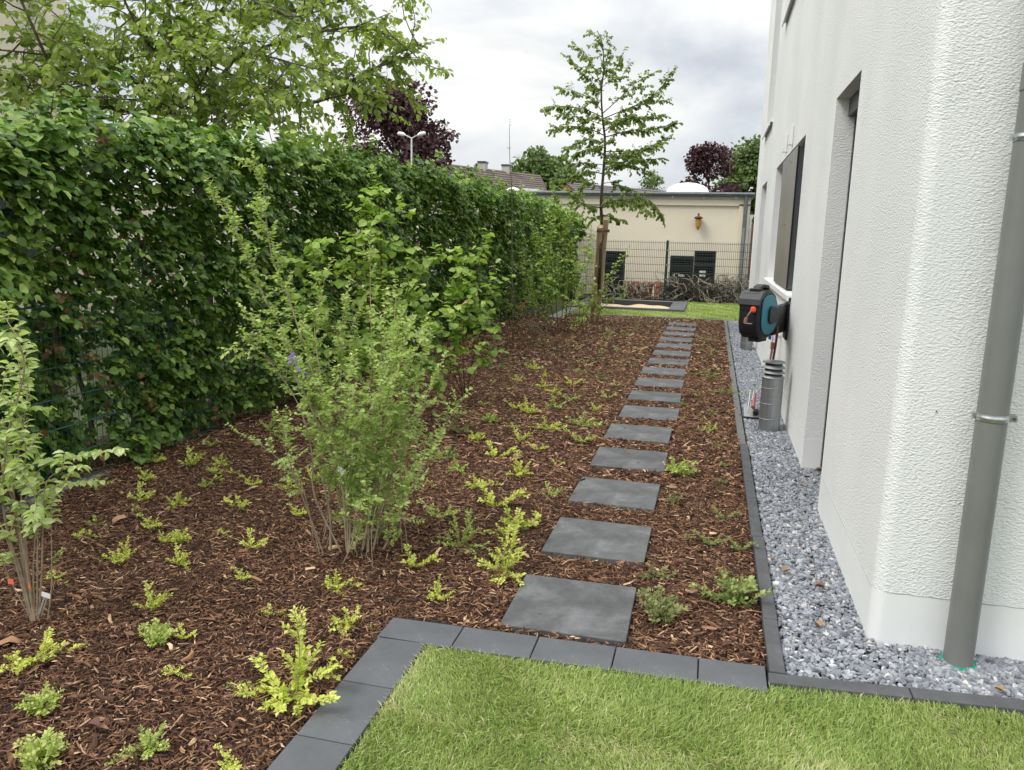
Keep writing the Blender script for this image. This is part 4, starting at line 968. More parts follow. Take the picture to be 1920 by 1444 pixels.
# row house with brown tiled roof and dormer windows
def ray(px, py, dy): return py_(px, py, dy)
rh = empty('row_house', (-18, 68, 0), 'row house with brown tiled saddle roof and two chimneys beyond the hedge', 'house')
A = ray(835,304,64); B = ray(1013,331,76); A[2] = B[2] = (A[2]+B[2])/2
Ea = A + np.array([3.6,-4.6,-3.3]); Eb = B + np.array([2.4,-4.8,-3.0]); A0 = A - (B-A)*.6; Ea0 = Ea - (B-A)*.6
Bk = B + np.array([-2.5,5,-3.2]); Ak = A0 + np.array([-2.5,5,-3.2])
b = MB(); nrow = 14
for k in range(nrow):
    f0, f1 = k/nrow, (k+1)/nrow
    a0 = A0+(Ea0-A0)*f0; a1 = A0+(Ea0-A0)*f1; b0 = B+(Eb-B)*f0; b1 = B+(Eb-B)*f1; lift = np.array([0,0,.07])
    b.add([a0,b0,b1+lift,a1+lift,a1,b1], [(0,1,2,3),(3,2,5,4)])
b.add([A0,B,Bk,Ak],[(0,1,2,3)])
roof = b.build('roof', M_rooftile, rh)
b = MB(); dn = np.array([0,0,1.])
lo = lambda p: np.array([p[0],p[1],-.1])
ins = lambda p: p + np.array([-.3,.5,-.25])
b.add([lo(ins(Ea0)), lo(ins(Eb)), ins(Eb), ins(Ea0)], [(0,1,2,3)]); b.add([lo(ins(Eb)), lo(Bk), Bk, B-dn*.15, ins(Eb)], [(0,1,2,3,4)])
b.add([lo(ins(Ea0)), lo(Ak), Ak, A0-dn*.15, ins(Ea0)], [(4,3,2,1,0)])
b.build('wall', M_brick, rh)
for px in (900, 944):
    f = (px-835)/(1013-835); p = A + (B-A)*f
    c = MB(); c.box(p[0]-.35,p[0]+.3,p[1]-.5,p[1]+.4,p[2]-.4,p[2]+.42); ch = c.build('chimney', M_creamband, rh)
    c = MB(); c.box(p[0]-.4,p[0]+.35,p[1]-.55,p[1]+.45,p[2]+.42,p[2]+.56); c.build('cap', M_darkmetal, ch)
for (x0_, x1_, y0_, y1_) in ((972,990,353,366),(993,1008,354,367)):
    p = ray(x0_, y0_, 69.5); q = ray(x1_, y1_, 69.5)
    c = MB(); c.box(p[0],q[0],69.4,71.5,q[2]-.5,p[2]); do = c.build('dormer', M_whitewall, rh)
    c = MB(); c.box(p[0]+.1,q[0]-.1,69.36,69.4,q[2]-.2,p[2]-.18); c.build('pane', M_dome, do)
p = ray(962,360,60); b = MB(); b.lathe((p[0],60,p[2]-.35), [(1.0,0),(.8,.3),(.4,.6),(.05,.72)], 16); b.tube([(p[0],60,-.1),(p[0],60,p[2]-.3)], .04, 6); tag(b.build('parasol', M_dome, smooth=True), 'white rounded parasol top in front of the row house', 'parasol')

# second house: brick gable with long brown roof
h2 = empty('brick_house', (-6, 52, 0), 'low brick gabled house with long grey brown roof above the garage', 'house')
G = ray(1058,341,52); zt = G[2]
gl = ray(1040,366,52); 
b = MB()
x0 = G[0]; y0 = 52.0
R0 = np.array([x0,y0,zt]); R1 = np.array([x0+9.5,y0+14,zt]); F0 = np.array([x0+1.8,y0-2.2,zt-1.25]); F1 = F0 + (R1-R0); K0 = np.array([x0-1.6,y0+2.0,zt-1.25]); K1 = K0+(R1-R0)
for k in range(8):
    f0, f1 = k/8, (k+1)/8; lift = np.array([0,0,.05])
    a0 = R0+(F0-R0)*f0; a1 = R0+(F0-R0)*f1; b0 = a0+(R1-R0); b1 = a1+(R1-R0); b.add([a0,b0,b1+lift,a1+lift,a1,b1],[(0,1,2,3),(3,2,5,4)])
b.add([R0,R1,K1,K0],[(0,3,2,1)]); b.build('roof', noise_mat('grey_roof', [(.3,(.12,.105,.1)),(.7,(.17,.15,.145))], .6, 5, .8), h2)
b = MB(); i_ = np.array([.12,.12,-.12]); b.add([lo(F0+i_), lo(K0+i_), K0+i_, R0+i_, F0+i_],[(0,4,3,2,1)]); b.add([lo(F0+i_),F0+i_,F1+i_,lo(F1+i_)],[(0,3,2,1)]); b.add([lo(F1+i_),F1+i_,R1+i_*.5,K1+i_,lo(K1+i_)],[(0,1,2,3,4)]); b.build('wall', M_brick, h2)
b = MB(); p = R0 + (R1-R0)*.72; b.box(p[0]-.25,p[0]+.25,p[1]-.9,p[1]-.3,p[2]-.7,p[2]+.25); b.build('chimney', M_rust, h2)
b = MB()
for k in range(3): q = F0 + (R0-F0)*.5 + (R1-R0)*(.45+.1*k); b.box(q[0]-.3,q[0]+.3,q[1]-.1,q[1]+.3,q[2]-.02,q[2]+.12)
b.build('roof_window', M_galv, h2)

# cream apartment block at the far left, low wall behind the hedge
ap = empty('apartment_block', (-14,11,0), 'cream rendered apartment block behind the tree at the left edge', 'building')
b = MB(); b.box(-20,-9.35,4.0,10.2,-.1,9); b.build('wall', M_cream, ap)
for (ya, za) in ((6.2,1.0),(8.3,1.0)):
    b = MB(); b.box(-9.37,-9.33,ya,ya+1.1,za,za+1.3); wi = b.build('window', M_white, ap)
    b = MB(); b.box(-9.329,-9.32,ya+.08,ya+1.02,za+.08,za+1.22); b.build('pane', M_glass, wi)
b = MB(); b.box(-11.6,-11.3,12.5,34,-.1,2.3); tag(b.build('garden_wall', M_cream), 'low cream garden wall glimpsed through gaps in the hedge', 'wall')

# ------------------------------------------------------------------ big tree behind the hedge
bt = empty('broadleaf_tree', (-6.2, 8.0, 0), 'spreading broadleaf tree with long limbs rising over the hedge top left', 'tree')
def P3(px, py, y): return py_(px, py, y)
lw = MB(); bl = Leaves()
base = P3(372, 255, 8.3)
trunk = [np.array([base[0]-.1,8.3,-.1]), np.array([base[0],8.3,1.2]), base]
lw.tube(bez(trunk,8), list(np.linspace(.11,.085,8)), 10)
limbs = [
 ([(372,255,8.3),(330,216,8.1),(233,207,7.8),(167,200,7.5),(83,193,7.2),(0,140,7.0),(-60,100,6.8)], .065),
 ([(372,255,8.3),(385,215,8.4),(417,190,8.5),(467,197,8.6),(567,197,8.7),(640,178,8.8),(700,175,8.9)], .06),
 ([(372,255,8.3),(376,190,8.3),(345,120,8.3),(322,80,8.2),(315,0,8.1),(300,-90,8.0)], .08),
 ([(372,230,8.3),(350,200,7.8),(320,215,7.4),(290,190,7.2)], .02),
 ([(376,200,8.3),(400,205,7.9),(430,225,7.6),(480,225,7.4)], .02),
 ([(372,240,8.3),(365,180,7.8),(385,140,7.5),(400,110,7.4)], .02),
 ([(376,190,8.3),(430,160,8.5),(510,165,8.7),(600,158,8.9),(640,160,9.0),(690,172,9.1)], .05),
 ([(600,158,8.9),(660,150,9.0),(700,128,9.1),(750,112,9.2),(800,82,9.3)], .035),
 ([(345,120,8.3),(367,60,8.4),(427,7,8.6),(470,-60,8.7)], .055),
 ([(376,190,8.3),(440,110,8.6),(467,50,8.8),(493,0,9.0),(520,-70,9.1)], .045),
 ([(322,80,8.2),(287,93,7.8),(260,50,7.6),(233,0,7.5),(215,-60,7.3)], .045),
 ([(233,207,7.8),(190,160,7.5),(130,113,7.2),(60,100,7.0),(-20,92,6.8)], .035),
 ([(167,200,7.5),(110,150,7.0),(70,70,6.7),(40,0,6.6),(20,-50,6.5)], .035),
 ([(440,110,8.6),(520,80,8.9),(600,60,9.2),(670,50,9.4),(720,60,9.5)], .035),
 ([(467,50,8.8),(560,20,9.1),(640,0,9.4),(700,-40,9.6)], .035),
 ([(322,80,8.2),(250,110,8.6),(190,90,9.0),(120,40,9.4),(60,-10,9.6)], .035),
 ([(330,216,8.1),(280,170,7.7),(230,150,7.4),(160,160,7.0),(100,170,6.8)], .03),
 ([(345,120,8.3),(400,90,7.9),(460,100,7.6),(520,110,7.4),(570,130,7.3)], .03),
 ([(315,0,8.1),(380,-20,8.0),(450,-10,7.9),(540,30,7.8),(600,20,7.7)], .03),
]
for pts, r0 in limbs:
    path = bez([P3(*p) for p in pts], 16)
    lw.tube(path, list(np.linspace(r0*.62, .007, 16)), 7)
    nb = 17
    for k in range(nb):
        i = int(3 + 12.4*k/nb); p = path[i]; dr = unit(path[min(i+1,15)]-path[i-1])
        d = unit(dr*.6 + rv(.75) + np.array([0,0,.15])); Ln = rng.uniform(.35,.85)
        sub = [p, p+d*Ln*.4+rv(.03), p+d*Ln*.75+rv(.05), p+d*Ln+rv(.05)+np.array([0,0,-.05])]
        leafy(bl, lw, bez(sub,6), .009, .003, 9.5, .22, 6, .09, .47, .17, start=.15, sides=4, up=.05, droop=.35, wr=.0018)
    leafy(bl, lw, path[9:], .012, .004, 7, .25, 6, .092, .5, .18, start=0, sides=4, up=.05, droop=.35, wr=.0018)
lw.build('trunk', M_barkgrey, bt); bl.build('crown', TPL_EL, M_tree, bt, aspect=.92)

# ------------------------------------------------------------------ young tree on a double stake
yt = empty('young_tree', (*gp(1117,606)[:2], 0), 'slender young tree with loose tiered branches tied to a wooden stake', 'tree')
TY = 13.9
def C3(cx, cy, dy=0.0): return py_(960 + cx/4.011, 20 + cy/4.011, TY + dy)
def C5(cx, cy, dy=0.0): return py_(1060 + cx/4.813, 340 + cy/4.813, TY + dy)
yw = MB(); yl = Leaves()
tr = [gp(1119,600,-.05), py_(1125,500,TY+.2), py_(1128,420,TY+.15), C3(670,1440), C3(690,1180), C3(700,980), C3(680,800), C3(672,600), C3(690,450), C3(680,250), C3(640,150)]
yw.tube(bez(tr,30), list(np.linspace(.034,.006,30)), 8)
br = [[(660,540,0),(600,400,.1),(540,310,.2),(480,270,.25)], [(665,560,0),(590,480,-.1),(500,420,-.2),(420,350,-.3)], [(668,620,0),(640,580,-.1),(560,500,-.2),(530,470,-.2)],
 [(680,760,0),(600,670,.2),(480,610,.35),(370,580,.45)], [(680,800,0),(540,740,-.2),(400,720,-.35),(265,720,-.5)], [(690,860,0),(600,830,.1),(480,800,.1),(370,780,.1)],
 [(695,940,0),(560,880,.3),(420,870,.5),(300,890,.6)], [(700,1000,0),(590,970,-.2),(480,1000,-.4),(420,1060,-.5)], [(698,1080,0),(600,1040,.3),(520,1060,.4),(470,1090,.5)],
 [(692,1160,0),(580,1150,-.2),(500,1150,-.3),(450,1150,-.4)], [(690,1230,0),(600,1210,.2),(520,1230,.3),(400,1270,.4)], [(680,1340,0),(590,1300,-.2),(540,1330,-.3),(470,1430,-.4)],
 [(690,520,0),(760,455,.1),(810,380,.2),(835,320,.25)], [(678,575,0),(740,530,-.2),(820,500,-.35),(870,430,-.4)], [(680,775,0),(730,730,0),(830,640,.1),(900,560,.2),(1060,470,.3)], [(830,640,.1),(870,610,.1),(930,580,.1),(1000,565,.15)],
 [(682,815,0),(715,800,0),(860,740,-.2),(1000,680,-.4),(1110,590,-.5),(1200,470,-.6)], [(1000,690,-.4),(1080,680,-.3),(1150,680,-.3)], [(688,865,0),(710,860,0),(820,810,.2),(960,800,.4),(1130,790,.5)], [(692,905,0),(705,900,0),(800,830,-.3),(900,800,-.4),(990,840,-.5)],
 [(705,950,0),(900,900,-.1),(1060,890,-.2),(1220,850,-.3)], [(700,1060,0),(850,1060,.2),(1000,1040,.3),(1160,960,.4)], [(698,1120,0),(800,1090,-.3),(930,1080,-.4),(1100,1000,-.5)], [(695,1150,0),(800,1140,.3),(950,1130,.5),(1120,1110,.6)],
 [(695,1190,0),(800,1160,-.2),(950,1180,-.3),(1090,1250,-.4)], [(688,1300,0),(760,1290,.1),(830,1320,.2),(890,1340,.2)], [(690,480,0),(720,330,.1),(740,250,.1),(725,200,.1)], [(688,420,0),(660,340,-.1),(640,260,-.1)], [(680,300,0),(650,200,0),(600,180,0)], [(690,600,0),(640,600,.2),(600,580,.3)]]
for k, pth in enumerate(br):
    path = bez([C3(*p) for p in pth], 8); ln = np.linalg.norm(path[-1]-path[0])
    top = pth[0][1] < 800
    leafy(yl, yw, path, .010 if ln > .8 else .006, .003, 26 if top else 42, .15, 7, .058, .42 if not top else .5, .17, start=.22, sides=4, up=.05, droop=.55, wr=.0016)
for _ in range(26):
    t_ = rng.uniform(.33,.93); p = bez(tr,30)[int(t_*29)]; d = unit(np.array([rng.normal(), rng.normal(), .25])); L_ = rng.uniform(.25,.6)*(1.15-t_)
    leafy(yl, yw, [p, p+d*L_*.5, p+d*L_+rv(.03)], .005, .002, 26, .14, 6, .055, .5, .18, start=.2, sides=4, up=.05, droop=.6, wr=.0014)
for pth in [[(340,240,0),(450,190,.2),(600,160,.3),(780,180,.4),(870,330,.5)],[(330,230,0),(450,170,-.3),(600,190,-.4),(740,260,-.5)],[(320,240,0),(220,220,-.2),(120,180,-.3),(60,100,-.4)],[(330,300,0),(400,320,.1),(500,345,.2)],[(320,310,0),(280,320,0),(250,340,0)]]:
    path = bez([C5(*p) for p in pth], 8); leafy(yl, yw, path, .010, .003, 40, .16, 7, .06, .45, .17, start=.12, sides=4, up=0, droop=.8, wr=.0016)
yw.build('trunk', M_bark, yt); yl.build('crown', TPL_EL, M_young, yt, aspect=1.25)
st = empty('tree_stake', (-1.98, 13.8, 0), 'pale wooden double stake supporting the slender young tree', 'stake')
for (dx, dy, h) in ((-.03,-.05,1.80),(.055,.05,1.94)):
    b = MB(); p0 = gp(1116,610,-.1); p1 = py_(1130,418,13.85)
    b.tube([(p0[0]+dx-.02, p0[1]+dy-.1, -.15), (p1[0]+dx, 13.82+dy, h)], .050, 16); b.build('post', M_stake, st, smooth=True)
b = MB(); p1 = py_(1130,425,13.8); b.lathe((p1[0]+.01,13.82,1.70), [(.108,0),(.113,.01),(.113,.04),(.108,.05)], 18); b.build('tie', M_rust, st, smooth=True)

# ------------------------------------------------------------------ shrubs
def shrub(name, base, label, cat, mleaf, mwood, stems, size, tpl=TPL_EL, aspect=1.0, **kw):
    e_ = empty(name, (base[0], base[1], 0), label, cat); w_ = MB(); l_ = Leaves()
    for pts, r0, dens, start in stems:
        path = bez(pts, max(6, len(pts)*4))
        leafy(l_, w_, path, r0, r0*.25, dens, kw.get('twl',.12), kw.get('k',6), size, kw.get('tm',.5), kw.get('tv',.18), start=start, sides=6, up=kw.get('up',.4), opp=kw.get('opp',False), droop=kw.get('droop',.1), nup=kw.get('nup',1.0), wr=kw.get('wr',.0011))
    w_.build('stems', mwood, e_); l_.build('foliage', tpl, mleaf, e_, aspect=aspect)
    return e_
# foreground privet
PB = gp(648,1038); Y_ = PB[1]
st_ = []
def add_px(lst, r0, dens, start, y0=Y_, dy=0.0, dst=st_):
    n = len(lst); dst.append(([py_(p[0],p[1], y0 + dy*i/max(1,n-1)) for i,p in enumerate(lst)], r0, dens, start))
add_px([(653,1036),(650,960),(648,895),(632,865),(600,780),(569,707),(547,657),(519,599),(491,549),(466,488),(436,419),(405,372)], .0075, 38, .38, dy=.2)
add_px([(650,1030),(640,900),(610,780),(580,680),(547,577),(533,538),(511,485),(500,422),(494,355),(480,305)], .005, 42, .25, dy=.1)
add_px([(655,1034),(660,880),(690,780),(715,720),(735,640),(742,560)], .0075, 26, .25, dy=.35)
add_px([(652,1030),(655,850),(640,740),(637,640),(650,560)], .006, 26, .3, dy=.3)
add_px([(620,1032),(618,960),(600,880),(590,800),(585,700),(595,600)], .006, 22, .25, dy=.1)
add_px([(640,1036),(590,930),(585,850),(560,760),(515,690),(478,650)], .005, 20, .35, dy=-.1)
add_px([(600,1040),(580,960),(560,900),(510,850),(465,820)], .004, 11, .5, dy=-.1)
add_px([(605,1035),(578,960),(555,900),(535,840),(530,800)], .004, 12, .5, dy=-.2)
add_px([(600,800),(560,720),(520,660),(475,625),(450,640)], .004, 26, .15, dy=-.1)
add_px([(560,700),(525,690),(490,660),(460,655)], .003, 26, .15, dy=-.15)
add_px([(545,650),(510,620),(480,600)], .003, 28, .1, dy=-.1)
add_px([(600,700),(590,620),(600,560),(610,520)], .003, 26, .1, dy=.1)
add_px([(680,1030),(700,930),(715,830),(735,720),(748,620)], .006, 26, .15, dy=.1)
add_px([(700,1030),(720,940),(755,850),(790,770),(820,700)], .005, 26, .2, dy=.1)
add_px([(720,1030),(750,960),(780,900),(808,850)], .004, 26, .1, dy=-.1)
add_px([(690,1035),(690,900),(680,780),(700,690),(695,600),(694,477)], .006, 20, .3, dy=.4)
add_px([(665,1030),(700,900),(750,800),(780,720),(800,660)], .005, 24, .25, dy=.2)
rr = np.random.default_rng(77)
for k in range(30):
    a = rr.uniform(0, 2*math.pi); h = rr.uniform(.4,1.3); sp_r = rr.uniform(.06,.42)
    b0 = PB + np.array([rr.normal(.06,.15), rr.normal(.1,.11), -.03]); dx, dyy = math.cos(a)*sp_r + .10, math.sin(a)*sp_r
    st_.append(([b0, b0+np.array([dx*.15,dyy*.15,h*.2])+rv(.012), b0+np.array([dx*.3,dyy*.3,h*.42])+rv(.018), b0+np.array([dx*.65,dyy*.65,h*.7])+rv(.02), b0+np.array([dx,dyy,h])], rr.uniform(.0018,.0036), 21, rr.uniform(.08,.4)))
privet = shrub('privet_shrub', PB, 'large light green small leaved privet shrub standing in the front of the bed', 'shrub', M_privet, M_barklight, st_, .031, TPL_SM, .8, twl=.12, k=8, opp=True, tm=.52, tv=.2, up=.35)
# ribbon and tag
def band(pts, wd, m, name, label, cat):
    b = MB(); P = [np.array(p, float) for p in pts]
    for s0 in range(len(P)-1):
        u = np.array([wd*.5,0,wd*.25]); a, c = P[s0], P[s0+1]; n_ = np.array([0,.0015,0])
        b.add([a-u-n_, a+u-n_, c+u-n_, c-u-n_, a-u+n_, a+u+n_, c+u+n_, c-u+n_], [(0,1,2,3),(7,6,5,4),(0,4,5,1),(1,5,6,2),(2,6,7,3),(3,7,4,0)])
    return tag(b.build(name, m), label, cat)
yb = Y_ - .16
band([py_(551,661,yb),py_(544,668,yb-.01),py_(545,684,yb-.012),py_(549,664,yb-.02),py_(558,690,yb-.012),py_(569,699,yb-.015),py_(577,702,yb-.01)], .014, M_purpletape, 'ribbon', 'violet ribbon tied to a leaning stem of the privet', 'ribbon')
b = MB(); c = py_(639,883,Y_-.03); b.tr = Matrix.Translation(c) @ Matrix.Rotation(.5,4,'Y'); b.prism([(-.018,-.012),(.008,-.024),(.02,-.012),(.014,.014),(-.012,.020),(-.022,.006)],1,-.001,.001); b.tr = None
b.tube([py_(645,890,Y_-.03), py_(650,910,Y_-.02), py_(649,935,Y_-.01)], .0018, 5)
tag(b.build('plant_tag', M_label), 'white plant tag hanging on the privet\'s middle stem', 'plant tag')
# big hazel-like leaf by the foot of the privet
# broadleaf shrub behind
st2 = []
def s2(lst, r0, dens, start, y, dy=0): add_px(lst, r0, dens, start, y, dy, st2)
s2([(722,790),(718,650),(716,549),(714,450),(712,390),(708,352)], .010, 30, .25, 5.6)
s2([(715,790),(700,680),(690,560),(686,450),(688,390)], .007, 30, .25, 5.55,.2)
s2([(718,780),(670,680),(620,600),(600,530),(590,490)], .006, 26, .25, 5.6,-.2)
s2([(718,780),(650,660),(600,590),(570,560)], .005, 15, .3, 5.5,-.3)
s2([(720,780),(745,650),(760,560),(790,490),(830,480)], .006, 24, .25, 5.6,.1)
s2([(716,600),(730,520),(750,450),(752,400)], .004, 15, .2, 5.6,.1)
s2([(716,600),(670,520),(640,455),(610,450)], .004, 15, .25, 5.6,-.1)
s2([(722,790),(765,700),(800,620),(830,590)], .005, 14, .25, 5.6,-.3)
s2([(714,560),(660,520),(600,500),(572,490)], .003, 14, .35, 5.6,-.1)
shrub('broadleaf_shrub', gp(722,790), 'upright shrub with round bright green leaves behind the privet', 'shrub', M_hazel, M_redstem, st2, .072, TPL_OV, 1.15, twl=.17, k=6, tm=.62, up=.2, droop=.35, nup=1.2)
st2 = []
s2([(872,742),(868,660),(872,580),(890,520),(905,470)], .008, 20, .3, 7.0)
s2([(868,742),(850,640),(850,560),(870,500)], .006, 20, .3, 7.0,.2)
s2([(875,742),(890,660),(915,580),(925,530)], .006, 20, .3, 7.0)
s2([(868,742),(830,650),(800,600),(790,560)], .006, 20, .35, 7.0,-.3)
s2([(866,742),(820,690),(770,680),(750,690)], .005, 18, .4, 7.0,-.9)
s2([(872,742),(860,700),(840,680),(830,710)], .004, 11, .3, 7.0,-.4)
s2([(876,742),(905,680),(925,640)], .004, 7, .4, 7.0)
shrub('broadleaf_shrub', gp(872,744), 'wide shrub with large green leaves and reddish stems right of the privet', 'shrub', M_hazel, M_redstem, st2, .08, TPL_OV, 1.15, twl=.2, k=6, tm=.5, up=.2, droop=.45, nup=1.2)
# tall loose shrub near the young tree
st2 = []
for pts in [[(1050,632),(1056,560),(1054,480),(1050,420),(1040,360)], [(1045,632),(1030,560),(1020,500),(1012,450)], [(1055,632),(1075,560),(1090,510),(1100,470)], [(1048,632),(1040,540),(1030,470),(1028,420)], [(1057,632),(1066,540),(1070,460),(1072,400)], [(1052,632),(1000,560),(990,520),(980,490)], [(1058,632),(1095,590),(1110,550)]]:
    s2(pts, .008, 19, .25, 13.0, rng.normal(0,.2))
shrub('tall_shrub', gp(1052,630), 'tall airy shrub with narrow yellow green leaves in front of the hedge\'s end', 'shrub', M_bright, M_redstem, st2, .085, TPL_NR, 1.4, twl=.24, k=7, tm=.55, up=.5, droop=.2)
st2 = []
for pts in [[(1092,606),(1098,540),(1104,480),(1110,430)], [(1088,606),(1085,540),(1082,500)], [(1096,606),(1110,560),(1118,520)], [(1097,606),(1130,550),(1152,510),(1170,480)], [(1094,606),(1140,570),(1165,545)]]:
    s2(pts, .006, 15, .25, 14.6, rng.normal(0,.2))
shrub('stake_shrub', gp(1094,606), 'open bright leaved shrub growing round the wooden stake', 'shrub', M_bright, M_redstem, st2, .08, TPL_EL, 1.1, twl=.2, k=5, tm=.62, up=.4, droop=.2)
st2 = []
for pts in [[(1010,604),(1008,540),(1004,480),(1000,430)], [(1006,604),(992,560),(984,520)], [(1014,604),(1026,550),(1030,500)]]: s2(pts, .006, 15, .25, 15.2, .1)
shrub('tall_shrub', gp(1010,606), 'slender light green shrub left of the tall airy one, against the hedge', 'shrub', M_bright, M_redstem, st2, .08, TPL_NR, 1.3, twl=.24, k=6, tm=.45, up=.5, droop=.2)
st2 = []
for pts in [[(985,560),(982,500),(975,450),(972,410)], [(990,560),(1000,500),(1004,450)]]: s2([(988,608)]+pts, .005, 13, .25, 14.9, .1)
shrub('tall_shrub', gp(988,610), 'thin light green shrub nearest the tall thin sapling, against the hedge', 'shrub', M_hazel, M_redstem, st2, .07, TPL_EL, 1.1, twl=.2, k=5, tm=.4, up=.4, droop=.2)
# thin bare-legged shrubs
st2 = []
for pts in [[(1050,702),(1052,640),(1058,600)], [(1047,700),(1043,650),(1038,612)], [(1054,702),(1062,650),(1070,618)], [(1045,702),(1036,660),(1028,630)]]: s2(pts, .005, 5, .45, 9.05, .1)
shrub('bare_shrub', gp(1050,702), 'thin almost bare stems of a young shrub in the middle of the bed', 'shrub', M_greenleaf, M_redstem, st2, .035, TPL_EL, 1.1, twl=.07, k=3, up=.4)
st2 = []
for pts in [[(962,662),(962,600),(955,540)], [(966,662),(975,600),(990,560)], [(958,662),(945,610),(935,570)], [(970,662),(985,630),(1000,600)], [(955,662),(925,630),(905,600)], [(960,662),(950,590),(958,520)]]: s2(pts, .005, 9, .3, 10.9, .1)
shrub('twiggy_shrub', gp(962,662), 'twiggy small leaved shrub at the foot of the tall thin sapling', 'shrub', M_greenleaf, M_redstem, st2, .04, TPL_EL, 1.0, twl=.11, k=5, up=.3, tm=.35)
st2 = []
for pts in [[(1085,640),(1080,600),(1070,570)], [(1092,640),(1096,600),(1100,565)], [(1100,640),(1110,610),(1125,580)], [(1096,640),(1092,590)], [(1088,640),(1074,615)]]: s2(pts, .005, 7, .3, 12.4, .1)
shrub('red_twig_shrub', gp(1093,642), 'low shrub of bare red brown twigs left of the wooden stake', 'shrub', M_greenleaf, M_redstem, st2, .04, TPL_EL, 1.0, twl=.1, k=3, up=.4)
st2 = []
for k in range(9):
    a = rng.uniform(-.5,.5); s2([(1010+rng.normal(0,12),628),(1008+a*60+rng.normal(0,8),596),(1006+a*110,565+rng.normal(0,10))], .004, 5, .3, 12.9, rng.normal(0,.2))
shrub('dry_shrub', gp(1010,630), 'dry straw coloured shrub at the foot of the hedge', 'shrub', tint_mat('straw_leaves', [(0,(.2,.16,.09)),(1,(.34,.3,.17))], .7, .2), M_barklight, st2, .03, TPL_NR, 1.0, twl=.15, k=3, up=.4)
# tall whip
st2 = []
s2([(963,655),(961,560),(960,470),(960,370),(956,300),(955,238)], .012, 2.2, .25, 11.1)
shrub('sapling', gp(963,656), 'very thin tall sapling rising above the hedge with few leaves', 'sapling', M_greenleaf, M_barkgrey, st2, .05, TPL_EL, 1.0, twl=.10, k=4, up=.2)
# bright leaf sprays along the right end of the hedge
# curled red leaf and small orange one
def curled(px, py, y, L_, m, label, tilt):
    b = MB(); c = py_(px,py,y); b.tr = Matrix.Translation(c) @ Matrix.Rotation(tilt,4,'Y'); b.tube([(0,0,-L_/2),(0,0,0),(.005,0,L_/2)], [.006,.016,.004], 8)
    return tag(b.build('withered_leaf', m, smooth=True), label, 'leaf')
curled(979,573,10.9,.19, mat('red_leaf', (.4,.09,.05), .6), 'large curled red brown leaf caught in the hedge shrubs', .75)
curled(872,569,6.9,.07, mat('tan_leaf', (.5,.22,.12), .6), 'small curled orange leaf on the large leaved shrub', 1.1)

# pale shrub at the left edge
PBL = gp(58,1166); yL = PBL[1]; st_ = []
def a3(lst, r0, dens, start, dy=0.0): add_px(lst, r0, dens, start, yL, dy, st_)
a3([(62,1164),(40,1080),(15,1000),(5,920),(18,800),(45,700),(35,640),(12,600)], 0.0065, 15, .42)
a3([(62,1164),(45,1070),(32,980),(25,900),(40,820),(52,720),(40,660)], 0.0058, 15, .4,.1)
a3([(64,1164),(52,1080),(44,1000),(40,930),(48,850),(40,790),(20,760)], 0.0043, 15, .4)
a3([(66,1164),(56,1100),(50,1030),(45,960),(60,900),(90,870),(130,860),(185,850)], 0.0043, 13, .5,.05)
a3([(72,1160),(78,1080),(80,1000),(80,950),(90,900),(120,880)], 0.0043, 15, .55)
a3([(70,1160),(70,1070),(70,980),(62,920),(30,880),(-10,860)], 0.0036, 15, .45,-.1)
a3([(90,1160),(97,1090),(96,1000),(96,950),(110,920)], 0.0029, 15, .7)
a3([(58,1164),(30,1060),(0,980),(-30,900),(-40,780)], 0.0043, 17, .4,-.05)
a3([(60,1164),(20,1090),(0,1040),(-30,1000)], 0.0029, 10, .5,-.1)
a3([(66,1164),(62,1080),(66,1010),(75,960),(100,915),(135,905)], 0.0036, 15, .6,.15)
a3([(60,1164),(48,1060),(30,960),(5,880),(-5,800),(5,730)], 0.0043, 15, .5,.2)
shrub('pale_shrub', PBL, 'light green shrub with pale bare stems at the left edge of the photo', 'shrub', M_pale, M_barklight, st_, .046, TPL_OV3, .66, twl=.12, k=5, tm=.55, up=.35, opp=True, droop=.3, wr=.0015)
for (px, py, ang, lab) in ((20,1091,.1,'left one of two orange tags on the pale shrub\'s stems'), (55,1099,-.5,'right one of two orange tags on the pale shrub\'s stems, folded')):
    b = MB(); b.tr = Matrix.Translation(py_(px,py,yL-.04)) @ Matrix.Rotation(ang,4,'Z'); b.box(-.013,.013,-.0006,.0006,-.011,.011); tag(b.build('orange_tag', M_tagor, bevel=.0004), lab, 'plant tag', 'orange tags on the pale shrub')
b = MB(); p = py_(86,1116,yL-.08); q = gp(68,1160)
b.tr = Matrix.Translation(p) @ Matrix.Rotation(.15,4,'Y'); b.box(-.020,.020,-.0006,.0006,-.010,.010); b.tr = None
b.hexa([(q[0]-.004,q[1],-.01),(q[0]+.004,q[1],-.01),(q[0]+.004,q[1]+.001,-.01),(q[0]-.004,q[1]+.001,-.01)], [(p[0]-.009,p[1]+.002,p[2]),(p[0]-.001,p[1]+.002,p[2]),(p[0]-.001,p[1]+.003,p[2]),(p[0]-.009,p[1]+.003,p[2])])
q2_ = gp(76,1153); b.hexa([(q2_[0]-.003,q2_[1],-.01),(q2_[0]+.003,q2_[1],-.01),(q2_[0]+.003,q2_[1]+.001,-.01),(q2_[0]-.003,q2_[1]+.001,-.01)], [(p[0]+.001,p[1]+.004,p[2]),(p[0]+.009,p[1]+.004,p[2]),(p[0]+.009,p[1]+.005,p[2]),(p[0]+.001,p[1]+.005,p[2])])
tag(b.build('plant_label', M_label), 'white plant label stuck in the mulch beside the pale shrub', 'plant label')

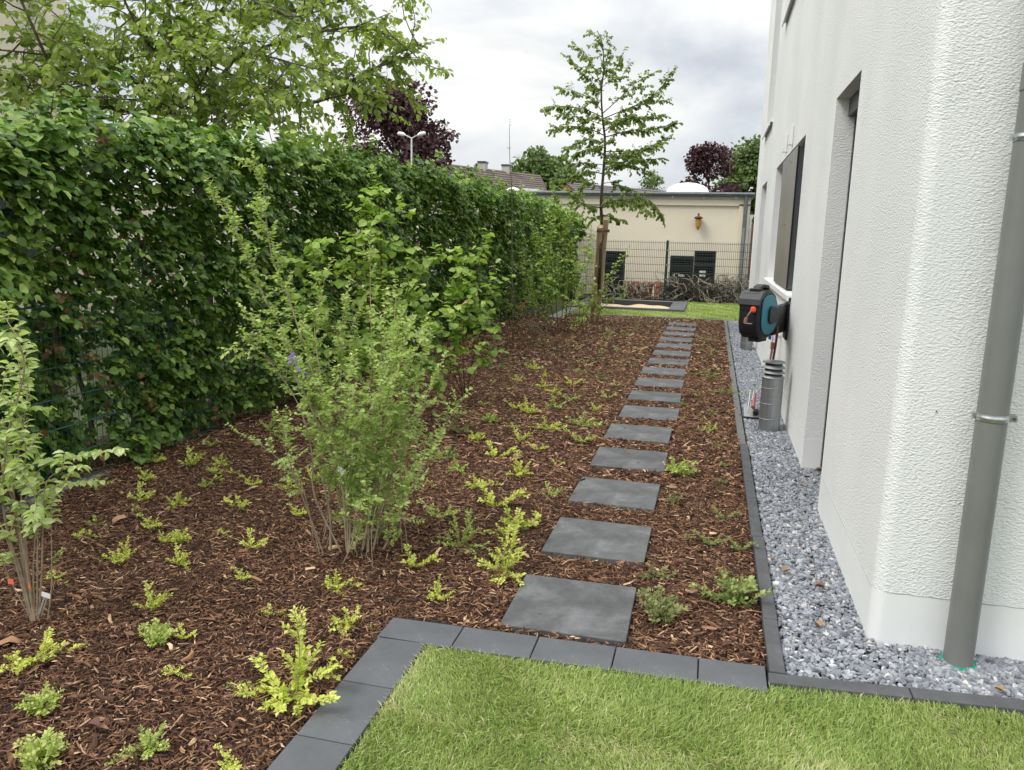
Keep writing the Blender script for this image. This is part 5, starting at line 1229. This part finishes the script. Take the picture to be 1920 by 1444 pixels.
# ------------------------------------------------------------------ groundcover shrublets
def sprig_mesh(kind, seed, leaf=.0145):
    r = np.random.default_rng(seed); w_ = MB(); P=[];D=[];NN=[];Ls=[];T=[]
    def shoot(az, Ln, rise, arch):
        n = 7; p = np.array([r.normal(0,.008), r.normal(0,.008), -.01]); q = np.array([math.cos(az)*math.cos(rise), math.sin(az)*math.cos(rise), math.sin(rise)]); pts = [p]
        for k in range(n-1): q = unit(q + np.array([0,0,-arch/n]) + r.normal(0,.07,3)); pts.append(pts[-1]+q*Ln/(n-1))
        w_.tube(pts, list(np.linspace(.0017,.0007,n)), 3, cap=False)
        m = int(Ln/.0062); 
        for j in range(m):
            t = (j+.5)/m*(n-1); i = min(int(t), n-2); b_ = pts[i]+(pts[i+1]-pts[i])*(t-i); dr = unit(pts[i+1]-pts[i])
            s = unit(np.cross(dr, np.array([0,0,1.])+r.normal(0,.25,3)));
            if j % 3 == 2: s = unit(np.cross(dr, s))
            for sg in (-1,1):
                P.append(b_); D.append(dr*.7+s*sg*.9+r.normal(0,.15,3)+np.array([0,0,.2])); NN.append(np.array([0,0,1.])+r.normal(0,.5,3)); Ls.append(leaf*r.uniform(.8,1.25)*(1-.3*(j/m)**3)); T.append(np.clip(r.normal(.35+.4*j/m, .14), 0, 1))
            if r.random() < .17 and Ln > .07 and .15 < j/m < .8:   # side twig
                d2 = unit(dr+s*r.choice([-1,1])*.9+np.array([0,0,.15])); l2 = Ln*r.uniform(.18,.35); m2 = max(3,int(l2/.0065)); w_.tube([b_, b_+d2*l2], [.001,.0006], 3, cap=False)
                for jj in range(m2):
                    b2 = b_+d2*l2*(jj+.5)/m2; s2_ = unit(np.cross(d2, np.array([0,0,1.])+r.normal(0,.25,3)))
                    for sg in (-1,1): P.append(b2); D.append(d2*.7+s2_*sg*.9+r.normal(0,.15,3)); NN.append(np.array([0,0,1.])+r.normal(0,.5,3)); Ls.append(leaf*r.uniform(.75,1.15)); T.append(np.clip(r.normal(.6,.15),0,1))
    a0 = r.uniform(0, 2*math.pi)
    if kind == 'spread':
        for k in range(r.integers(9,12)): shoot(a0+k*2*math.pi/9+r.normal(0,.35), r.uniform(.06,.125), r.uniform(.15,.8), r.uniform(.0,.6))
        shoot(a0, r.uniform(.07,.10), 1.3, .1)
    elif kind == 'upright':
        shoot(a0, .15, 1.45, .1)
        for k in range(9): shoot(a0+k*.7+r.normal(0,.3), r.uniform(.06,.12), r.uniform(.3,1.0), .35)
    elif kind == 'bush':
        for k in range(22): shoot(r.uniform(0,6.28), r.uniform(.045,.085), r.uniform(.5,1.45), .2)
    elif kind == 'runner':
        shoot(0+r.normal(0,.15), r.uniform(.10,.13), .35, .7); shoot(math.pi+r.normal(0,.25), r.uniform(.08,.12), .35, .6); shoot(r.uniform(0,6.28), .05, .7, .2); shoot(.4, .07, .6, .2); shoot(2.7, .06, .8, .2)
    elif kind == 'vee':
        shoot(.2+r.normal(0,.1), .12, .75, .25); shoot(math.pi-.2+r.normal(0,.15), .12, .65, .2); [shoot(q, .06, .8, .2) for q in (-1.2, .9, 2.1, 4.0, 5.6)]
    elif kind == 'big':
        for az, ln, ri in ((.1,.16,.5),(.6,.12,.9),(1.6,.13,.8),(2.2,.17,1.15),(2.9,.13,.45),(3.4,.15,.25),(4.2,.10,.5),(5.0,.09,.4),(5.8,.13,.3),(1.2,.18,1.4)): shoot(az+r.normal(0,.1), ln, ri, .35)
    elif kind == 'tiny':
        for k in range(4): shoot(r.uniform(0,6.28), r.uniform(.03,.055), r.uniform(.3,1.1), .2)
    P=np.array(P);D=np.array(D);NN=np.array(NN);Ls=np.array(Ls)
    D/=np.linalg.norm(D,axis=1,keepdims=True); X=np.cross(D,NN); X/=np.linalg.norm(X,axis=1,keepdims=True)+1e-9; Z=np.cross(X,D); tv,tt,tq=TPL_SM; k=len(tv)
    V=(P[:,None]+Ls[:,None,None]*(tv[None,:,0,None]*.95*X[:,None]+tv[None,:,1,None]*D[:,None]+tv[None,:,2,None]*Z[:,None])).reshape(-1,3)
    F=(tt[None]+(np.arange(len(P))*k)[:,None,None]).reshape(-1,3)
    return V, F, np.repeat(T,k), w_
SPW = {'spread':.20,'upright':.18,'bush':.13,'runner':.22,'vee':.19,'big':.29,'tiny':.08}
variants = {}
for kd, cnt in (('spread',4),('upright',3),('bush',3),('runner',3),('vee',3),('big',2),('tiny',3)):
    for v_ in range(cnt):
        V, F, T, w_ = sprig_mesh(kd, 100+v_*7+len(kd)*13)
        me = bpy.data.meshes.new('leaf_sprays'); me.from_pydata([tuple(x) for x in V], [], [tuple(f) for f in F]); a = me.attributes.new('tint','FLOAT','POINT'); a.data.foreach_set('value', np.asarray(T,np.float32))
        m2 = bpy.data.meshes.new('twigs'); m2.from_pydata(w_.v, [], w_.f); m2.materials.append(M_barklight)
        variants.setdefault(kd, []).append((me, m2))
leafmats = {'y':M_golden,'l':M_limeleaf,'g':M_greenleaf,'d':M_dusty}
byc = {}
def var_mesh(kd, v_, c):
    key = (kd, v_, c)
    if key not in byc:
        me = variants[kd][v_][0].copy(); me.name = 'leaf_sprays'; me.materials.append(leafmats[c]); byc[key] = me
    return byc[key]
SP_ = """62 1240 110 spread y|77 1330 60 bush l|80 1436 88 bush l|282 1400 90 spread l|297 1205 52 bush l|345 1198 42 vee y|288 1140 75 vee y|330 1262 60 runner y|225 1056 52 upright y|345 1062 48 runner y|456 1088 42 vee y|512 1152 62 runner y|545 1304 215 big y|470 1302 72 runner y|555 1342 34 tiny y|630 1104 62 spread y|432 1442 64 vee y|652 1175 76 spread y|100 1045 34 tiny l|108 1085 60 runner y
780 1062 66 vee y|823 1122 42 upright y|647 1228 40 runner y|948 1072 118 big y|1232 1085 56 spread d|1240 1160 72 bush d|398 836 32 tiny l|360 872 58 vee y|297 868 44 vee y|258 870 44 runner y|416 870 34 spread y|403 888 28 upright y|437 888 36 runner y|406 900 18 tiny y|277 902 48 vee y|262 940 60 vee y|250 958 46 runner y|185 912 46 spread l|178 985 62 runner l|332 945 46 spread y
285 992 52 vee y|310 1018 26 upright y|336 1017 36 bush y|421 1002 38 runner y|472 1028 58 vee y|447 952 88 runner y|474 912 40 vee y|388 912 30 spread l|336 1055 52 vee y|560 968 42 vee y|540 916 46 spread y|588 902 42 vee y|510 808 60 spread l|532 826 44 spread l|492 800 34 runner y|548 842 40 runner y|145 1008 30 tiny y|180 1005 28 tiny y|857 884 48 spread l|842 856 46 spread g
860 812 48 upright d|890 826 24 bush y|920 794 28 bush l|882 776 26 runner y|908 760 34 runner y|1000 693 36 spread y|1023 707 14 upright y|970 714 24 spread y|926 718 16 tiny l|950 731 18 tiny y|1017 726 30 spread y|1073 722 30 vee y|1040 737 30 spread y|1157 724 28 runner y|1137 748 28 vee l|1117 770 26 vee y|965 766 30 vee y|990 776 38 upright y|1040 766 50 spread l|1068 752 34 vee l
1030 806 48 spread y|1093 800 62 spread l|1090 830 48 vee l|967 802 38 runner y|975 828 42 vee y|1008 846 34 vee y|933 858 56 vee y|914 842 18 tiny l|972 892 42 upright y|1044 875 22 vee y|890 914 42 spread y|924 908 20 tiny y|930 948 84 vee y|1035 932 44 vee l|825 972 66 vee l|868 1024 92 big l|972 992 92 spread y|805 908 16 tiny y|1120 714 32 spread g|1173 682 32 runner g
1200 657 36 runner l|930 657 30 spread g|1122 662 26 tiny g|1012 642 20 tiny g|1046 670 16 tiny g|1196 617 34 runner g|1150 628 36 tiny g|1090 700 22 tiny g|1100 683 24 tiny g|900 690 26 tiny g|870 780 24 tiny l|1331 708 36 spread g|1362 738 34 spread g|1331 810 40 spread l|1281 760 14 upright g|1270 890 46 bush l|1357 974 40 vee g|1266 942 42 spread d|1332 1022 48 vee g|1386 1032 42 vee g
1372 1130 86 bush g|1350 908 30 spread d|1361 876 22 tiny g|1316 802 22 tiny l|1338 777 24 tiny g|1310 745 20 tiny g|1345 698 20 tiny g|1330 662 26 tiny g|1320 640 22 tiny g|1352 838 26 tiny d|1312 700 22 tiny d|1290 1010 20 tiny g|1215 1000 0 x x|1130 640 24 tiny g|1075 655 22 tiny g|1160 660 22 tiny g|985 680 22 tiny g|860 735 0 x x|940 690 20 tiny g|705 890 60 spread l|720 1000 50 spread g"""
entries = []
for tok in SP_.replace('\n','|').split('|'):
    q = tok.split()
    if len(q) != 5 or q[3] == 'x': continue
    px, py, wpx = map(float, q[:3]); p = gp(px, py, -.012); dist = (p-CAM) @ FW
    entries.append((p, wpx*dist/FPX, q[3], q[4]))
colw = {'y':'golden yellow','l':'lime green','g':'dark green','d':'dusty olive'}
shpw = {'spread':'spreading','upright':'upright','bush':'bushy round','runner':'creeping','vee':'V-shaped','big':'large many armed','tiny':'tiny'}
rows = {}
for i, (p, wd, kd, c) in enumerate(entries):
    row = int(np.clip(round((p[1]-SD/2-Y0)/SP), -2, 15)); right = p[0] > X0+SW
    rows.setdefault((row, right), []).append((abs(p[0]-X0), i))
labels = {}
for (row, right), lst in rows.items():
    lst.sort()
    for n_, (_, i) in enumerate(lst):
        p, wd, kd, c = entries[i]
        if row < 0: where = '%s leftward from the pavers, %s' % (ordn[min(n_,15)], 'bottom left corner' if row == -2 else 'level with the lawn corner')
        elif right: where = '%s right of the %s stepping slab' % (ordn[min(n_,15)], ordn[row])
        else: where = '%s left of the %s stepping slab' % (ordn[min(n_,15)], ordn[row])
        labels[i] = '%s %s shrublet, %s' % (shpw[kd], colw[c], where)
for i, (p, wd, kd, c) in enumerate(entries):
    v_ = i % len(variants[kd]); s = max(wd, .07)/SPW[kd]
    e_ = empty('groundcover_shrublet', (p[0],p[1],-.005), labels[i], 'groundcover', 'young honeysuckle shrublets planted in the bark')
    rz = math.radians(-14) + (rng.normal(0,.12) if kd in ('runner','vee','big') else rng.uniform(0,6.28))
    e_.rotation_euler = (0,0,rz); e_.scale = (s*1.3, s*1.3, s*(1.3 if kd != 'runner' else 1.15))
    o1 = bpy.data.objects.new('leaf_sprays', var_mesh(kd, v_, c)); COL.objects.link(o1); o1.parent = e_
    o2 = bpy.data.objects.new('twigs', variants[kd][v_][1]); COL.objects.link(o2); o2.parent = e_

# tiny weeds as an uncountable film in the farther bed
wl = Leaves()
for _ in range(1500):
    y = rng.uniform(5.5,16.4)**1.0; x = rng.uniform(-3.5,.28)
    if any(sx-.02 < x < sx+SW+.02 and sy-.02 < y < sy+SD+.02 for sx, sy in slabs): continue
    if rng.random() > (y-3)/13: continue
    for k in range(6): wl.add(np.array([x,y,-.005])+rv(.015)*np.array([1,1,.3]), rv(1)+np.array([0,0,.8]), np.array([0,0,1.])+rv(.4), rng.uniform(.012,.028), rng.random())
o = wl.build('weeds', TPL_EL, M_weed, None); tag(o, 'film of tiny green weeds sprouting in the farther bark', 'weeds', kind='stuff')

# fallen leaves
M_fl = [mat('fallen_brown', (.17,.08,.045), .7), mat('fallen_tan', (.33,.20,.10), .7), mat('fallen_dark', (.12,.055,.04), .7)]
def fallen(px, py, L_, m, label, z=.004, rot=0):
    b = MB(); c = gp(px, py, z); tv, tt, tq = TPL_OV3; a = rot; V = []
    for v in tv:
        x, y, zz = v[0]*L_*.9, (v[1]-.5)*L_, v[2]*L_*.3 + .9*abs(v[0])*L_ + .25*abs(v[1]-.5)*L_ + .004; V.append((c[0]+x*math.cos(a)-y*math.sin(a), c[1]+x*math.sin(a)+y*math.cos(a), z+zz))
    b.add(V, [tuple(f) for f in tt] + [tuple(f) for f in tq]); V2 = [(v[0],v[1],v[2]-.0008) for v in V]; b.add(V2, [tuple(f)[::-1] for f in tt] + [tuple(f)[::-1] for f in tq])
    o = b.build('fallen_leaf', m); return tag(o, label, 'leaf', 'withered leaves on the gravel' if px > 1400 else None)
fallen(1537,1102,.045,M_fl[0],'reddish brown leaf on the gravel level with the house corner plinth',.006,1.2)
fallen(1533,1174,.05,M_fl[1],'crumpled tan leaf on the gravel near the kerb corner',.006,.4)
fallen(1473,1073,.04,M_fl[1],'tan leaf on the gravel close to the kerb',.006,2.0)
fallen(1501,1025,.03,M_fl[0],'small brown leaf in the middle of the gravel strip',.006,2.6)
fallen(1504,912,.03,M_fl[1],'small tan leaf on the gravel before the door recess',.006,.9)
fallen(1535,884,.05,M_fl[0],'brown leaf lying at the door recess',.006,1.7)
fallen(1528,872,.04,M_fl[1],'tan leaf tucked into the door recess corner',.006,.2)
fallen(1873,1296,.035,M_fl[1],'tan leaf on the gravel right of the downpipe',.006,.7)
fallen(175,1363,.05,M_fl[2],'dark red brown leaf flat on the bark between two lime shrublets',.008,1.4)
fallen(1447,1052,.035,M_fl[0],'brown leaf against the kerb on the gravel',.006,.3)
fallen(1570,960,.035,M_fl[1],'tan leaf at the foot of the plinth beyond the corner',.006,2.2)
print('objects', len(bpy.data.objects), 'verts', sum(len(m.vertices) for m in bpy.data.meshes))
